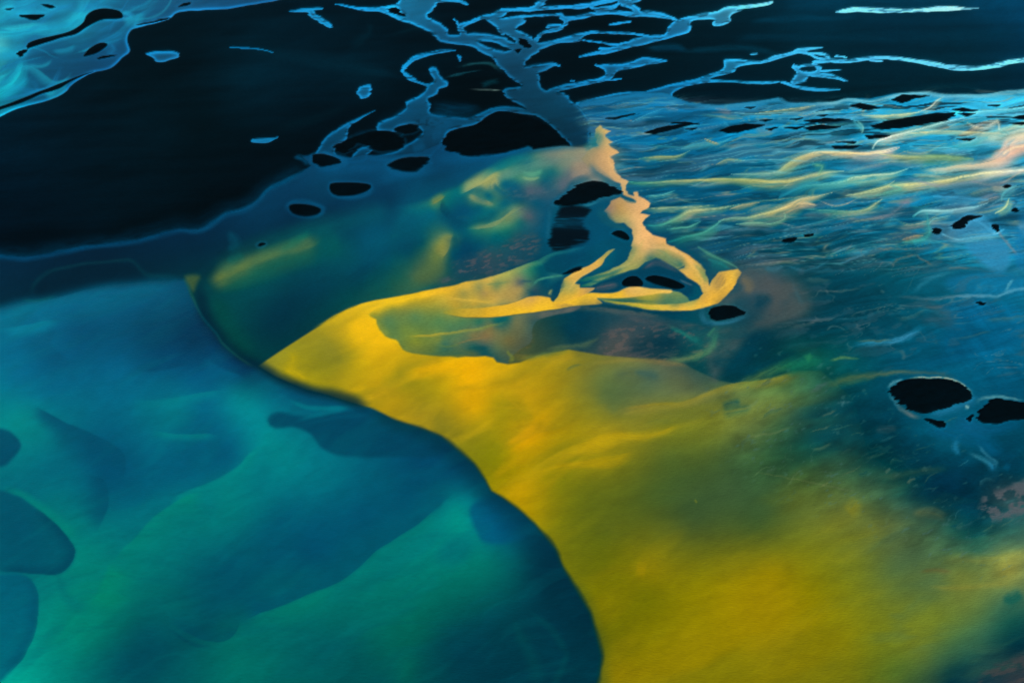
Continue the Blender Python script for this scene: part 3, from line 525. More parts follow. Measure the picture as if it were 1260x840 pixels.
# upper bank of the delta
dk = [(713,129),(747,123),(783,118),(817,117),(830,122),(849,128),(883,131),(900,130),(930,127),(957,123),(974,129),(1023,128),(1043,123),(1071,124),(1100,118),(1137,115),(1163,118),(1214,117),(1260,112),(1400,106)]
stroke([(x, y, 1.2, 2.6) for x, y in dk], [(20,118,172)] * 6 + [(60,150,195)] * 5 + [(130,196,218)] * 9, .75, 0)
CR = (218,190,132); TE = (34,132,142); OL = (160,172,104); PK = (232,188,150); LB = (120,196,220)
for pts, c, a in [
  ([(870,222,2),(900,221,2.5),(929,223,3.5),(957,224,4),(986,220,3.5),(1014,213,3),(1040,211,1)], [(110,160,120),(150,168,100),(176,178,104),(186,180,108),(180,182,118),(160,176,128),(130,170,150)], .95),
  ([(900,215,1.5),(951,213,2.4),(966,206,4.5),(980,197,5),(1000,190,3.6),(1029,188.5,3),(1060,190,3),(1083,188.5,4),(1100,184,5),(1107,181,1.5)], [(90,150,150),(130,168,140),(160,176,120),(180,180,120),(206,188,128),(222,190,124),(226,188,130),(232,196,150),(226,180,150),(210,170,140)], .95),
  ([(1000,204,4),(1012,206,4),(1008,214,3)], (90,150,120), .6),
  ([(1083,190,2),(1117,193,3),(1157,194,4),(1197,197,4)], [(180,176,120),(150,160,100),(112,148,92),(116,146,88)], .85),
  ([(1074,184,4),(1079,176,3.5),(1094,170,3.4),(1117,163,3),(1143,156,2.4),(1171,149,2),(1188,146,1)], [(160,196,190),(190,204,180),(196,202,172),(176,196,170),(150,190,180),(140,190,200),(120,180,200)], .85),
  ([(1117,165,1.4),(1157,162,1.6),(1203,163,1.8),(1240,166,2)], (204,196,130), .75),
  ([(1130,211,1.6),(1157,209,3),(1186,204,3.6),(1214,201,4.4),(1229,196,7),(1238,186,7),(1240,177,5),(1254,169,5),(1290,164,6)], [(130,180,180),(180,190,160),(214,194,150),(228,192,150),(238,190,152),(240,190,156),(240,194,160),(240,196,160),(236,200,160)], .95),
  ([(1236,190,4),(1248,183,4),(1290,176,5)], (236,178,140), .9), ([(1200,196,5),(1206,186,4),(1226,184,3)], (10,96,130), .6),
  ([(1170,180,2),(1200,173,3),(1225,166,5),(1262,158,6),(1300,150,6)], [(120,180,190),(150,196,184),(186,206,176),(206,208,170),(210,206,170)], .85),
  ([(1140,186,2),(1190,178,3),(1215,170,3)], (40,140,160), .6),
  ([(1040,240,1.4),(1060,238,2),(1094,231,3.4),(1129,228,4),(1157,224,3.6),(1186,219,3.4),(1214,214,3.6),(1243,211,2.4),(1290,206,2)], [(130,176,140),(170,188,130),(196,196,124),(204,198,122),(208,198,124),(200,194,130),(210,200,150),(220,206,170),(220,206,170)], .9),
  ([(1080,240,3),(1110,234,3),(1090,228,2)], (80,160,150), .6),
  ([(960,244,4),(975,236,4.5),(994,229,4),(1037,224,3),(1049,220,3),(1071,217,2.6),(1100,214,2.6),(1119,207,1.2)], [(20,112,140),(30,124,146),(50,140,150),(110,172,156),(160,190,146),(170,190,146),(150,186,160),(120,180,180)], .85),
  ([(1060,143,1),(1083,143,1.8),(1117,140,2),(1131,138,1.4)], (190,190,130), .8), ([(929,141,1),(960,137,1.4),(1003,131,1)], (170,178,126), .7), ([(1129,138,2),(1144,132,2),(1151,125,2),(1160,120,1.4)], (200,200,170), .6),
  ([(900,139,1.4),(940,141,1.6),(1000,139,1.4),(1040,140,1.2)], LB, .5), ([(1180,147,2),(1200,140,2),(1230,136,2),(1290,130,3)], (120,196,210), .6), ([(1120,180,2),(1150,182,2),(1180,184,2)], LB, .4),
  ([(1190,152,2),(1210,158,2.6),(1228,150,3),(1230,160,2)], (200,196,160), .6), ([(1055,150,2),(1062,158,2),(1060,165,1)], (130,190,180), .6), ([(1060,160,4),(1052,152,3),(1050,145,2)], (60,150,170), .5),
  ([(905,270,2),(923,267,2.4),(951,261,4.4),(970,255,5.4),(986,246,4),(1006,241,2),(1023,236,1)], [(90,140,130),(140,164,120),(190,180,110),(212,186,118),(206,186,124),(190,184,130),(160,176,140)], .95),
  ([(980,252,2),(990,251,2.6),(1005,253.5,1.6)], (214,184,130), .85), ([(898,258,1.4),(914,253,2),(936,249,1.6)], (176,164,112), .8),
  ([(990,258,1),(1020,260,1.6),(1043,261,2),(1066,257,2.4),(1078,250,3),(1087,245,1.2)], [(60,130,130),(90,150,130),(130,165,124),(150,174,126),(180,180,120),(170,176,120)], .8),
  ([(1123,268,3.4),(1137,260.6,3),(1171,258.6,2.4),(1200,254,2),(1216,249,.8)], [(60,160,170),(130,196,204),(150,210,225),(150,205,220),(140,190,200)], .9),
  ([(1043,240,1.6),(1077,236,1.8),(1092,230,1.8),(1101,224,1)], (160,178,130), .7), ([(1226,262,2.4),(1237,255,3),(1241,244,1.4)], (176,198,140), .85), ([(1232,246,3),(1236,236,4),(1250,228,2)], (70,172,184), .7),
  ([(1141,262,2),(1142,276,3),(1144,289,3.6),(1130,296,3),(1111,297,2)], (50,146,152), .75), ([(1110,294,1.8),(1124,290,1.6),(1136,290,1)], (190,160,110), .75), ([(1143,276,1.4),(1150,270,1.4),(1170,266,1.4)], (120,180,180), .6),
  ([(906,276,1),(929,274,1.8),(949,276,1.6),(966,270,1.4),(965,263,1)], (110,160,130), .8),
  ([(765,222,1.4),(790,225,2),(830,223,2.2),(870,221,1.6),(900,221,2)], [(40,130,130),(80,150,120),(150,166,110),(176,176,104),(160,168,100)], .9),
  ([(795,242,1),(815,240,1.8),(830,234,1)], (90,170,170), .75), ([(792,258,1),(820,257,2),(850,256,1.6),(880,253,1)], (150,170,120), .8),
  ([(792,278,2),(815,277,3),(835,269,3.4),(850,261,3.4),(880,258,2.4),(910,252,1)], [(30,124,128),(60,138,126),(110,156,116),(176,180,120),(150,172,124),(110,160,140)], .9),
  ([(820,283,2),(845,281,2.4),(862,274,1.2)], (80,154,138), .8), ([(822,299,4),(845,293,4),(865,287,4),(882,276,3),(890,270,1)], [(10,108,110),(40,124,118),(60,140,126),(70,150,140),(90,160,150)], .85),
  ([(884,272,1),(905,268,1.6),(925,268,1)], (130,170,140), .7), ([(860,305,3),(880,316,3),(900,326,3),(906,330,2)], (70,130,110), .75), ([(872,320,5),(886,325,5),(896,331,3)], (16,104,110), .7),
  ([(735,142,1.5),(760,136,2),(800,133,2),(840,136,1.5)], (20,118,168), .5), ([(780,150,1.4),(800,140,1.6),(815,134,1.2)], (60,150,190), .5), ([(795,178,1.2),(840,182,1.6),(880,177,2),(900,169,1.4)], [(40,130,150),(50,130,150),(80,160,170),(90,160,170)], .6),
  ([(785,196,1),(810,194,2),(835,192,1.6),(850,186,1)], [(80,140,120),(168,166,96),(140,160,110),(110,150,130)], .8), ([(840,184,2),(860,178,2),(885,177,1)], (60,150,170), .6), ([(868,172,1),(885,178,1)], (190,160,90), .7),
  ([(880,202,1),(895,196,1.6),(915,198,1)], (150,160,110), .6), ([(890,150,2),(897,156,1.4)], (60,150,190), .5), ([(880,134,2),(900,137,1.6)], (130,120,140), .5), ([(818,132,1.6),(835,136,1.2)], (110,120,140), .5),
  ([(940,209,1),(970,213,1.4),(1000,209,1)], LB, .3), ([(900,198,.8),(950,197,1),(1000,199,.8)], (120,190,200), .45), ([(950,188,.8),(1010,186,1),(1050,187,.8)], LB, .4),
  ([(1190,265,2),(1210,276,5),(1225,288,5),(1235,284,3)], (80,165,210), .6), ([(1160,290,3),(1180,296,3),(1200,292,3),(1230,288,2)], (110,176,214), .6), ([(1150,243,3),(1180,244,4),(1215,246,3)], (60,150,200), .6),  # pale blue patches here are sky reflection painted as water colour
  ([(1200,236,8),(1235,228,8),(1250,238,6)], (120,124,146), .45), ([(1096,205,5),(1060,206,6),(1030,210,4)], (110,118,140), .5), ([(1120,220,3),(1160,230,5),(1220,222,4)], (112,120,144), .35),
  ([(1130,238,3),(1100,262,4),(1080,268,4),(1060,266,3)], (110,116,130), .4), ([(1252,282,4),(1270,276,6)], (210,206,208), .7), ([(1105,252,2),(1122,250,3)], (112,112,130), .5), ([(1200,252,6),(1180,262,5),(1222,254,5)], (100,124,150), .35)]:
    stroke([(p[0], p[1], p[2] * .95, p[2] * 1.9) for p in pts], c, a * .92, 0, (WS[0] * .8, WS[1] * .8), .4)
    cc = c if hasattr(c[0], '__len__') else [c] * len(pts)
    if max(p[2] for p in pts) < 6: stroke([(p[0], p[1] - .2 * p[2], max(.45, p[2] * .38)) for p in pts], [tuple(min(250, v * 1.14 + 10) for v in q) for q in cc], a * .8, .2, (WS[0] * .8, WS[1] * .8), .6)
RB = sst(900, 1000, X) * sst(265, 330, Y) * sst(640, 560, Y)
IMG[..., 2] *= 1 - .09 * RB
IMG *= (1 + .10 * sst(980, 1060, X) * sst(110, 125, Y) * sst(240, 215, Y) * D)[..., None]
# sky and cloud reflections painted into the water near the right bank
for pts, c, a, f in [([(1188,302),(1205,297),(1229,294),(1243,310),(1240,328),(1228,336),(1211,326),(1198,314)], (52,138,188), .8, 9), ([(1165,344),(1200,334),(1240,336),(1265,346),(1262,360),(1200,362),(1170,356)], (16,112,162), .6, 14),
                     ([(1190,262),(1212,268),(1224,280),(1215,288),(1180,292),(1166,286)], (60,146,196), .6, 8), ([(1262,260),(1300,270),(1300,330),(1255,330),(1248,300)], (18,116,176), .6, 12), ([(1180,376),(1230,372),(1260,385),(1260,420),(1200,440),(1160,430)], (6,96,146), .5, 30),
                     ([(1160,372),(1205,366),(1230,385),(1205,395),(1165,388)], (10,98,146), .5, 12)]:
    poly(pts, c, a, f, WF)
# shallow fan with cross-grained ripples
F = polymask([(900,300),(1000,285),(1100,270),(1180,300),(1240,340),(1300,380),(1300,470),(1240,480),(1180,460),(1100,455),(1020,425),(960,410),(1000,370),(960,340)], 50, WS)
f1 = fbm(9, 60, -38, 3, 51); f2 = fbm(60, 3.5, -12, 4, 52, WW)
IMG *= (1 + (F * (.13 * (f1 - .5) * sst(.3, .7, fbm(90, 60, 0, 2, 151)) * 2 + .34 * (f2 - .5)))[..., None])
drift(45, (930, 1290, 290, 440), -10, (.5, 1.3), (20, 80), [(110,124,120), (90,150,176), (60,130,160), (120,112,104), (0,60,86)], (.2, .45), F, 6, 22, WF, 5)
r = 1 - np.abs(2 * fbm(50, 10, -16, 2, 53, (wx * 1.5, wy * 1.5)) - 1)
lay(F * sst(.93, 1.0, r) * sst(.45, .6, n3), (130,130,130), .35)
lay(F * sst(.60, .72, fbm(30, 8, -10, 4, 54, WW)), (80,96,112), .30)
for pts, c, a in [([(1043,429,1.6),(1060,423,2.6),(1089,421,2.8),(1111,416,3),(1126,409,3),(1137,400,1.2)], [(10,90,120),(30,116,150),(50,136,176),(64,150,196),(60,146,192),(50,130,170)], .9), ([(1050,420,1),(1080,419,1.4),(1100,418,1)], (110,116,90), .5),
                  ([(1100,364,1.6),(1150,368,1.6),(1171,365,1.6),(1200,364,1.6),(1229,364,2),(1243,358,2),(1290,352,2)], [(70,90,100),(90,120,140),(110,140,160),(110,160,190),(100,160,190),(100,170,205),(100,170,205)], .7), ([(1238,358,1.6),(1242,350,2),(1248,344,1)], (110,180,205), .7),
                  ([(1000,358,1),(1030,358,1.2),(1062,355,1)], (120,116,110), .5), ([(1122,362,2),(1135,350,2.4),(1152,340,2),(1180,332,1)], (50,130,160), .5), ([(1070,305,1.4),(1100,307,1.2),(1150,304,1)], (120,120,110), .6),
                  ([(1096,330,1),(1104,320,1.4),(1125,314,1),(1133,318,1.2),(1152,330,1)], (130,112,96), .6), ([(1025,327,.8),(1050,318,1),(1070,309,.8)], (90,150,180), .5), ([(974,341,1.4),(980,360,2),(990,380,2)], (50,96,112), .4), ([(1164,330,1.4),(1195,329,1)], (120,120,116), .5),
                  ([(1105,380,2),(1140,374,4),(1170,390,5),(1160,396,3)], (74,86,100), .5), ([(1130,392,5),(1160,396,7),(1180,402,5)], (54,84,104), .5), ([(1170,276,8),(1172,310,2),(1180,330,2)], (100,120,130), .2), ([(1225,280,1),(1240,300,1.6),(1254,316,1)], (140,130,140), .6),
                  ([(1120,420,8),(1160,412,12),(1210,404,10)], (0,66,98), .3), ([(1130,448,5),(1170,440,6),(1200,432,4)], (0,70,104), .4)]:
    stroke(pts, c, a, 0, WF)

# ---- neck and loop of cream silt ----------------------------------------------------
# tan water left of the plume head
stroke([(745,162,8,2),(738,176,14,3),(735,190,22,6),(700,196,10,10),(650,206,6,8),(610,222,4,4)], [(150,150,110),(170,150,110),(150,145,116),(110,134,118),(90,140,126),(80,140,130)], .7, 0)
stroke([(700,208,14),(730,212,14),(748,222,8)], (160,138,112), .7, 0)
stroke([(734,168,5),(728,178,5),(716,184,4)], (40,110,110), .6, 0)
# halo water round the dome bar
stroke([(672,256,3),(676,250,3),(694,238,4),(708,225,4),(730,217,4)], (10,80,112), .8, 0)
stroke([(674,254,2),(675,275,2.5),(674,300,3)], (24,92,122), .7, 0)
stroke([(700,256,1),(720,253,1.2),(740,247,1)], (40,116,140), .9, 0)
poly([(724,256),(745,246),(760,255),(756,268),(776,286),(779,305),(762,315),(740,316),(720,312),(700,312),(724,298),(727,284),(718,278)], (4,76,108), .85, 7)
HB = polymask([(692,254),(723,256),(720,268),(715,279),(724,284),(723,297),(710,302),(684,309),(677,304),(681,279)], 6, (WH[0], WH[1]))
hb = fbm(40, 2.6, 0, 4, 61)
lay(HB * (1 - .55 * np.exp(-((Y - 274) / 6) ** 2)) * sst(.12, .42, hb), (0,10,17), .93)
# cream body with its toothed eastern margin, the loop and the hook
WT = (WS[0] * .15 + 4 * (fbm(26, 6, -12, 3, 62) - .5), WS[1] * .15 + 2.5 * (fbm(16, 7, 0, 3, 63) - .5))
poly([(700,330),(735,300),(760,296),(790,300),(850,330),(872,352),(866,376),(800,380),(740,372),(700,366),(690,350)], (0,76,104), .85, 8)
stroke([(757,303,3),(748,318,6),(735,328,6),(722,336,4)], (0,92,116), .6, 0)
ST = [(738,158,190,170,100),(736,170,120,140,105),(745,162,218,178,105),(748,185,222,175,110),(757,188,226,176,110),(738,186,190,156,106),(750,200,222,172,110),(760,215,226,178,115),(768,222,220,175,115),(769,232,206,172,110),(785,238,226,172,110),(790,250,234,180,114),(775,252,206,162,105),(762,255,190,150,84),(750,258,150,124,100),(757,268,160,150,95),(770,265,206,170,100),
 (780,270,232,184,114),(770,277,140,146,100),(785,285,238,186,114),(782,300,224,180,108),(800,295,236,182,112),(812,298,236,180,105),(795,305,230,180,108),(790,315,196,168,94),(780,318,178,163,93),(775,325,166,162,90),(765,332,150,155,85),(750,336,132,146,85),(735,341,84,126,95),(722,344,40,110,100),(712,346,10,90,95),(778,306,120,140,96),(755,341,60,112,96),(742,345,140,156,85),(727,351,70,124,95),(715,353,20,100,96),
 (820,312,150,155,90),(830,322,100,130,95),(838,326,40,108,98),(808,314,130,140,90),(800,318,60,110,96),(826,306,230,180,100),(835,310,234,182,95),(845,320,234,180,85),(838,333,232,180,85),(850,335,232,180,80),(860,332,205,175,85),(867,340,140,150,84),(858,345,238,186,72),(868,352,230,180,85),(866,358,216,176,80),(875,358,238,182,68),(879,347,196,158,75),(886,339,200,158,75),(884,352,184,148,74),(889,345,196,154,70),(894,345,238,182,62),
 (905,336,244,192,62),(911,334,240,190,80),(895,358,240,182,58),(880,368,242,182,52),(860,375,240,186,62),(840,379,238,186,68),(820,378,220,186,68),(800,376,200,182,58),(780,373,184,172,54),(760,371,166,160,60),(742,369,120,140,75),(850,371,170,165,80),(832,373,120,138,82),(866,366,220,170,70)]
BODY = [(733,158),(737.9,153.6),(743,158),(750.7,161.4),(743.6,165.7),(745.7,169.3),(753.6,175),(747.4,177.9),(758.6,185.7),(760.7,189.3),(748.6,192),(753.6,197),(757,202),(754.3,209.3),(762.9,217.9),(772.9,222.9),(769.3,229.3),(770.7,234.3),(774.3,239),(780.4,241),(779.6,235.7),(784.3,235.4),(785.7,241.4),(792.9,245),(800,250.7),(797,255.7),(790,259),(787.4,262.5),
 (798.6,264.3),(793,269),(790,274.3),(794.3,282),(804.3,289.3),(820,292.9),(820,300),(827,302.4),(831,303),(843,311.4),(857,321.4),(867,331.4),(870,342.9),(873.6,351.4),(877,342.9),(884.3,335),(893,333.4),(901.4,332.9),(908.6,331.4),(913,335.7),(910.7,340),(906.5,343),(905.7,348),(902.9,354.3),(894.3,364.3),(882.9,372.9),(865.7,378.6),(851.4,381.4),(830,382.9),(808.6,381.4),(791.4,379.3),(775,377),(758.6,374.4),(744.3,371.6),(735.7,368.2),
 (748,368.4),(768,369.6),(790,371),(815,372),(838,371.4),(848.6,371.2),(860,368),(864.5,361),(861.4,352),(857,348.4),(847,341.9),(834.3,331.6),(841.9,328.6),(842.6,326),(834.3,331),(824.3,326),(812.9,319),(807,317.4),(794.3,323),(784.3,330),(761.4,337.4),(744.3,344.5),(727,352.9),(714,354),(717,351),(732,345),(727,345),(708.6,346.2),(720,341.4),(734.3,337),(750,332.5),(762.9,326.6),(772,318.6),(775.7,310),(778.6,300),(779.4,292.9),(775.7,281),(768,274),(757,274),(748,268),(744,259),(752,248),(764,242.5),(776,248),(781,248.8),(779,245),
 (768,240),(765,233),(763,226),(752,221),(740,214),(724,206),(716,196),(722,186),(730,181),(736,180),(732,168)]
local(BODY, ST, 2.0, 2.2, .97, WT, False)
# soft western flanks of the neck and body
stroke([(737,160,5),(733,172,6),(727,182,5)], (30,118,128), .55, 0)
stroke([(724,200,3),(736,214,4),(752,222,3),(762,230,2)], (60,104,118), .7, 0)
stroke([(742,252,4),(741,262,6),(750,274,5),(762,280,3),(773,284,2)], (24,88,104), .75, 0)
stroke([(766,241,1.6),(773,245.5,2.6),(780,248,1.6)], (0,84,112), .85, .2)
for k, (p, c) in enumerate([([(786,262),(786,285),(790,300),(812,305),(828,306),(850,322),(862,336)], (242,192,120)), ([(796,290),(786,306),(776,322),(758,333),(738,339)], (196,178,100)), ([(784,300),(778,316),(764,328),(744,335)], (150,158,96)), ([(804,306),(818,312),(830,322),(838,327)], (120,146,100)),
                          ([(792,316),(776,329),(756,339),(736,346),(722,351)], (170,170,92)), ([(836,312),(852,326),(862,342),(866,356)], (244,192,92)), ([(880,362),(896,348),(904,338),(909,333)], (248,198,74)), ([(760,371),(800,376.5),(840,379),(868,375),(888,364)], (250,198,70)), ([(750,182),(755,188),(748,196),(756,210),(764,220)], (236,186,118))]):
    stroke([(x, y, 1.6 if 0 < i < len(p) - 1 else .6) for i, (x, y) in enumerate(p)], c, .55, 0, WT)
for p in [[(879,350),(884,342),(888,337)], [(883,353),(888,345),(891,339)], [(887,354),(891,347),(893,342)]]: stroke([(x, y, .8) for x, y in p], (150,128,74), .5, 0)
stroke([(712,348,1,2),(728,343,1,2.4),(750,337,1,2.4),(772,327,1,2)], (0,92,104), .55, 0)
stroke([(716,349,.8),(736,347,1.4),(752,341,1.2),(770,335,.8)], (0,84,104), .7, 0)
stroke([(851,324,1,2),(861,332,1,3),(868,342,1,3),(870,350,1,2)], (110,142,92), .5, 0)
stroke([(827,300,2),(842,306,3),(858,318,4),(868,330,4),(872,342,3)], (0,74,98), .6, .1)
# inside the loop
poly([(716,356),(728,354),(745,346),(762,339),(785,332),(796,325),(808,320),(822,327),(836,335),(848,344),(858,351),(861,360),(856,368),(846,370),(838,362),(826,357),(784,353),(768,354),(757,359),(735,360)], (2,62,90), .9, 4)
stroke([(788,332,2),(802,325,3.4),(812,324,3.4),(826,331,2.4),(836,338,1)], (92,84,96), .75, 0)
stroke([(730,357,1),(742,354,3),(752,352,3.4),(764,350,2)], (104,92,96), .8, 0)
stroke([(850,352,3),(858,358,4),(855,366,4),(846,366,3)], (0,84,106), .8, 0)
stroke([(835,345,.8),(846,350,1.2),(852,353,1)], (90,110,130), .7, 0)
stroke([(793,341,2),(798,349,3),(806,355,2)], (6,70,100), .7, 0)
# olive sheet inside the loop and the long yellow strand
local([(736,367),(760,365),(790,360),(820,358),(838,361),(848,371),(830,374),(800,374),(765,372)], [(742,368,60,110,84),(760,366,110,140,70),(760,370,30,90,84),(785,366,150,146,54),(805,362,190,166,56),(820,362,120,140,84),(835,364,110,140,86),(845,370,80,124,90),(820,368,84,126,84),(800,369,150,152,60),(780,371,60,104,80),(810,372,100,124,80)], 3, 2, .95, WT)
stroke([(742,367,.8),(765,370,1.4),(790,371,1.2),(812,371,.8)], (40,96,84), .6, 0)
local([(826,357),(824.3,361),(812,361),(790,364),(765,367),(748,367),(736,367),(735.7,368.6),(741,373.4),(730,375),(711.4,376.4),(690,379.3),(661.4,383.6),(632.9,387),(611.4,389.7),(590,390.4),(568.6,389.8),(548,387),(540,384),(560,378),(590,376),(618,375),(636,370),(648,365.5),(661.4,363.4),(675.7,364.8),(677.9,369.2),(681.4,371),(687,367),(700,362),(710,362),(730,360),(745,361),(758.6,359.6),(770,354.3),(784.3,352.9),(800,355)],
   [(824,359,240,194,90),(805,357,236,190,80),(784,356,232,184,90),(770,357,226,176,84),(765,361,246,190,50),(745,364,248,190,44),(735,367,246,190,50),(738,371,200,160,70),(720,366,246,190,50),(715,373,240,184,46),(700,370,248,192,46),(690,376,236,180,50),(680,375,250,192,44),(660,376,250,192,44),(655,369,214,166,74),(640,380,248,190,42),(640,374,232,180,60),(620,380,244,186,44),(620,386,240,182,40),(600,384,234,176,40),(590,380,206,166,50),(575,384,206,166,46),(560,383,180,156,48),(545,384,140,144,54)], 3, 2.4, .97, (WT[0] * .4, WT[1] * .4))
local([(756.4,306.5),(748.6,308.2),(738.6,317),(724.3,327.3),(712.9,331),(698.6,340),(692,344.8),(690,354.3),(687,364.3),(682,371),(700,370),(716,364),(725,359.6),(732,354.3),(714.3,354.3),(713.6,350.4),(707,348.8),(714.3,341.4),(727,334.3),(740.7,326),(744.3,318.6),(750,312)],
   [(754,307,150,150,95),(747,312,176,166,86),(741,319,196,168,80),(735,323,234,180,78),(728,331,226,174,84),(715,335,236,182,78),(708,344,226,176,80),(700,343,216,176,78),(694,350,150,155,86),(698,356,188,170,80),(705,358,196,172,76),(710,350,196,172,80),(715,357,232,176,74),(726,356,190,156,96),(695,366,226,180,60),(708,364,240,186,56)], 3, 1.8, .97, (WT[0] * .3, WT[1] * .3))
stroke([(700,358,1),(706,350,1.4),(718,340,1.2),(734,329,1)], (236,190,90), .45, 0)
stroke([(735,369,1,2),(742,375,1,2.6),(762,378,1,2.6),(794,383,1,2.6),(825,386,1,3),(850,385,1,2)], (0,58,80), .8, 0)
# layered olive sheet to the west
local([(440,376.5),(460,370.4),(487,365.4),(508.6,361),(522.9,357.5),(545.7,353.6),(560,351),(572.9,346.8),(590,344),(605.7,340.4),(624,334.6),(644,326.4),(661,321),(668,324),(672,334),(684,336),(694,340),(690,352),(684,366),(676,366),(661,364),(645,366),(632,372),(600,378),(560,380),(545,384),(560,389),(590,391.4),(625,388.6),(665,383.5),(695,379.5),(715,377),(706,383),(680,388),(662,394),(655,405),(654,420),(640,430),(628,440),(622,450),(600,446),(560,446),(500,446),(470,430),(448,400),(440,388)],
   [(440,384,240,184,16),(455,376,242,186,20),(487,370,240,184,24),(520,362,236,180,30),(550,358,232,178,40),(575,351,228,180,60),(600,344,214,176,76),(604,347,190,168,76),(611,351,110,136,86),(590,353,140,142,80),(597,360,166,140,80),(618,355,180,160,80),(570,361,160,150,70),(545,366,206,172,52),(525,372,176,156,46),(505,370,196,164,36),(483,378,150,150,50),(465,382,190,162,34),(497,383,125,135,60),(530,380,140,144,56),(561,377,192,160,50),
    (583,369,206,172,60),(583,374,190,158,56),(600,367,190,160,66),(607,373,200,166,70),(458,387,136,142,50),(476,391,95,130,75),(511,389,88,128,76),(540,394,84,130,76),(569,396,74,124,80),(590,396,40,110,90),(611,394,10,95,100),(622,391,8,92,102),(497,404,110,135,60),(476,404,80,125,75),(526,405,96,130,68),(555,402,76,124,80),(511,420,130,140,46),(488,412,96,128,66),(540,417,120,135,60),(546,422,60,110,85),(561,424,90,115,75),(583,414,125,115,70),
    (597,414,130,110,70),(611,409,108,114,74),(583,426,20,85,90),(569,431,40,90,85),(597,431,20,80,90),(611,428,80,105,75),(511,430,110,125,55),(533,434,80,110,60),(561,436,10,75,85),(583,436,20,70,80),(604,402,124,118,70),(633,396,110,114,76),(668,386,95,100,86),(647,404,84,102,78),(660,398,40,80,84),(625,418,110,104,60),(640,420,84,92,66),(704,379,96,98,90),
    (625,339,168,170,85),(647,336,80,140,100),(656,327,22,112,102),(665,330,0,80,100),(611,362,186,156,76),(633,370,172,150,80),(640,343,120,126,92),(640,347,70,90,98),(651,350,80,120,90),(658,357,50,76,90),(654,361,14,72,94),(668,360,20,75,90),(640,355,166,146,85),(626,358,180,154,80),(598,357,200,165,70),(670,345,0,72,98),(685,350,0,66,94),(680,342,30,100,112)], 2.5, 2.6, .97, (WT[0] * .3, WT[1] * .3))
for p, c, a in [([(545,365.7,.8),(563,368,1.2),(583,369.5,1.4),(600,372,1.4),(610,370,.8)], (222,182,66), .75), ([(500,414,.8,1),(526,412.6,.8,2),(546,410,.8,2),(569,407,.8,2),(590,404,.8,2),(611,398.6,.8,2),(625,394,.8,1.6)], [(190,168,44),(186,164,48),(170,158,56),(150,150,66),(130,145,72),(120,140,76),(110,130,80)], .8),
                ([(655.7,351,1),(664,344.4,1.4),(678.6,340.7,1.4),(697,338.2,1)], (76,150,128), .8), ([(675.7,363.6,1.6),(678,359,1.6),(681,356,.8)], (176,172,90), .8), ([(681,369,2),(684,360,4),(690,348,4),(692,342,2)], (0,64,94), .8, ),
                ([(590,345,1,3),(604,340.9,1,3),(624,335,1,4),(644,327,1,4),(661,321.6,1,4),(681.4,312,1,3),(704,307,1,3),(724,302,1,2)], [(222,180,76),(206,176,78),(170,168,84),(120,150,96),(60,130,110),(30,112,120),(20,100,122),(20,96,124)], .8),
                ([(444,380,2),(470,372.6,3),(500,366.6,3),(540,358.6,2.6),(566,353,1.6)], (250,192,28), .6), ([(560,424,1),(580,418,1.4),(600,415,1)], (140,118,70), .6), ([(540,424,.8),(550,427,1.2),(566,424,.8)], (96,124,60), .5), ([(570,432,2),(590,428,2.4),(604,430,1.6)], (0,70,84), .5),
                ([(670,330,6),(690,322,7),(715,318,7),(732,312,3)], (0,64,92), .55), ([(640,346,1),(650,345.4,1.6),(658,347,1)], (30,72,100), .6), ([(596,350,.8),(612,349,1.4),(630,346,1)], (96,132,86), .5)]:
    stroke(p, c, a, 0, WT)

# ---- the great yellow plume -----------------------------------------------------------
plume = [(318,450),(340,435),(360,422),(385,406),(405,394),(425,383),(445,374),(462,370),(500,365),(512,362.6),(500,366),(478,372),(464,379),(453.6,386.4),(455.7,389.3),(462.9,392.9),(463.6,398.6),(467,405.7),(474.3,413.8),(480,416.2),(487,417.9),(490,420.4),(492.4,425),(495.7,430),(500,432.4),(507,434.6),(525.7,437),(540,438.4),(554.3,438.6),(563,440),(572.9,438.6),(585,439),(597,437.9),(607,440),(611.4,445.4),(625,448),(640,446),(660,438),(700,430),(740,437),(800,442),(840,447),(862,458),(885,468),
         (910,473),(940,468),(975,456),(1010,456),(1050,490),(1070,560),(1120,590),(1180,610),(1300,640),(1700,640),(1700,1100),(1100,1100),(740,960),(700,960),(720,900),(733,840),(738,829),(740,806),(734,783),(726,754),(711,729),(694,700),(683,674),(666,654),(643,631),(620,613),(604,604),(596,588.5),(583,570),(562,552),(543.5,536),(525,528),(483,515),(454.5,501),(431,494),(405,486),(376,479),(339,463)]
PM_soft = polymask([(x, y) for x, y in plume], 3, W0, smooth=False)
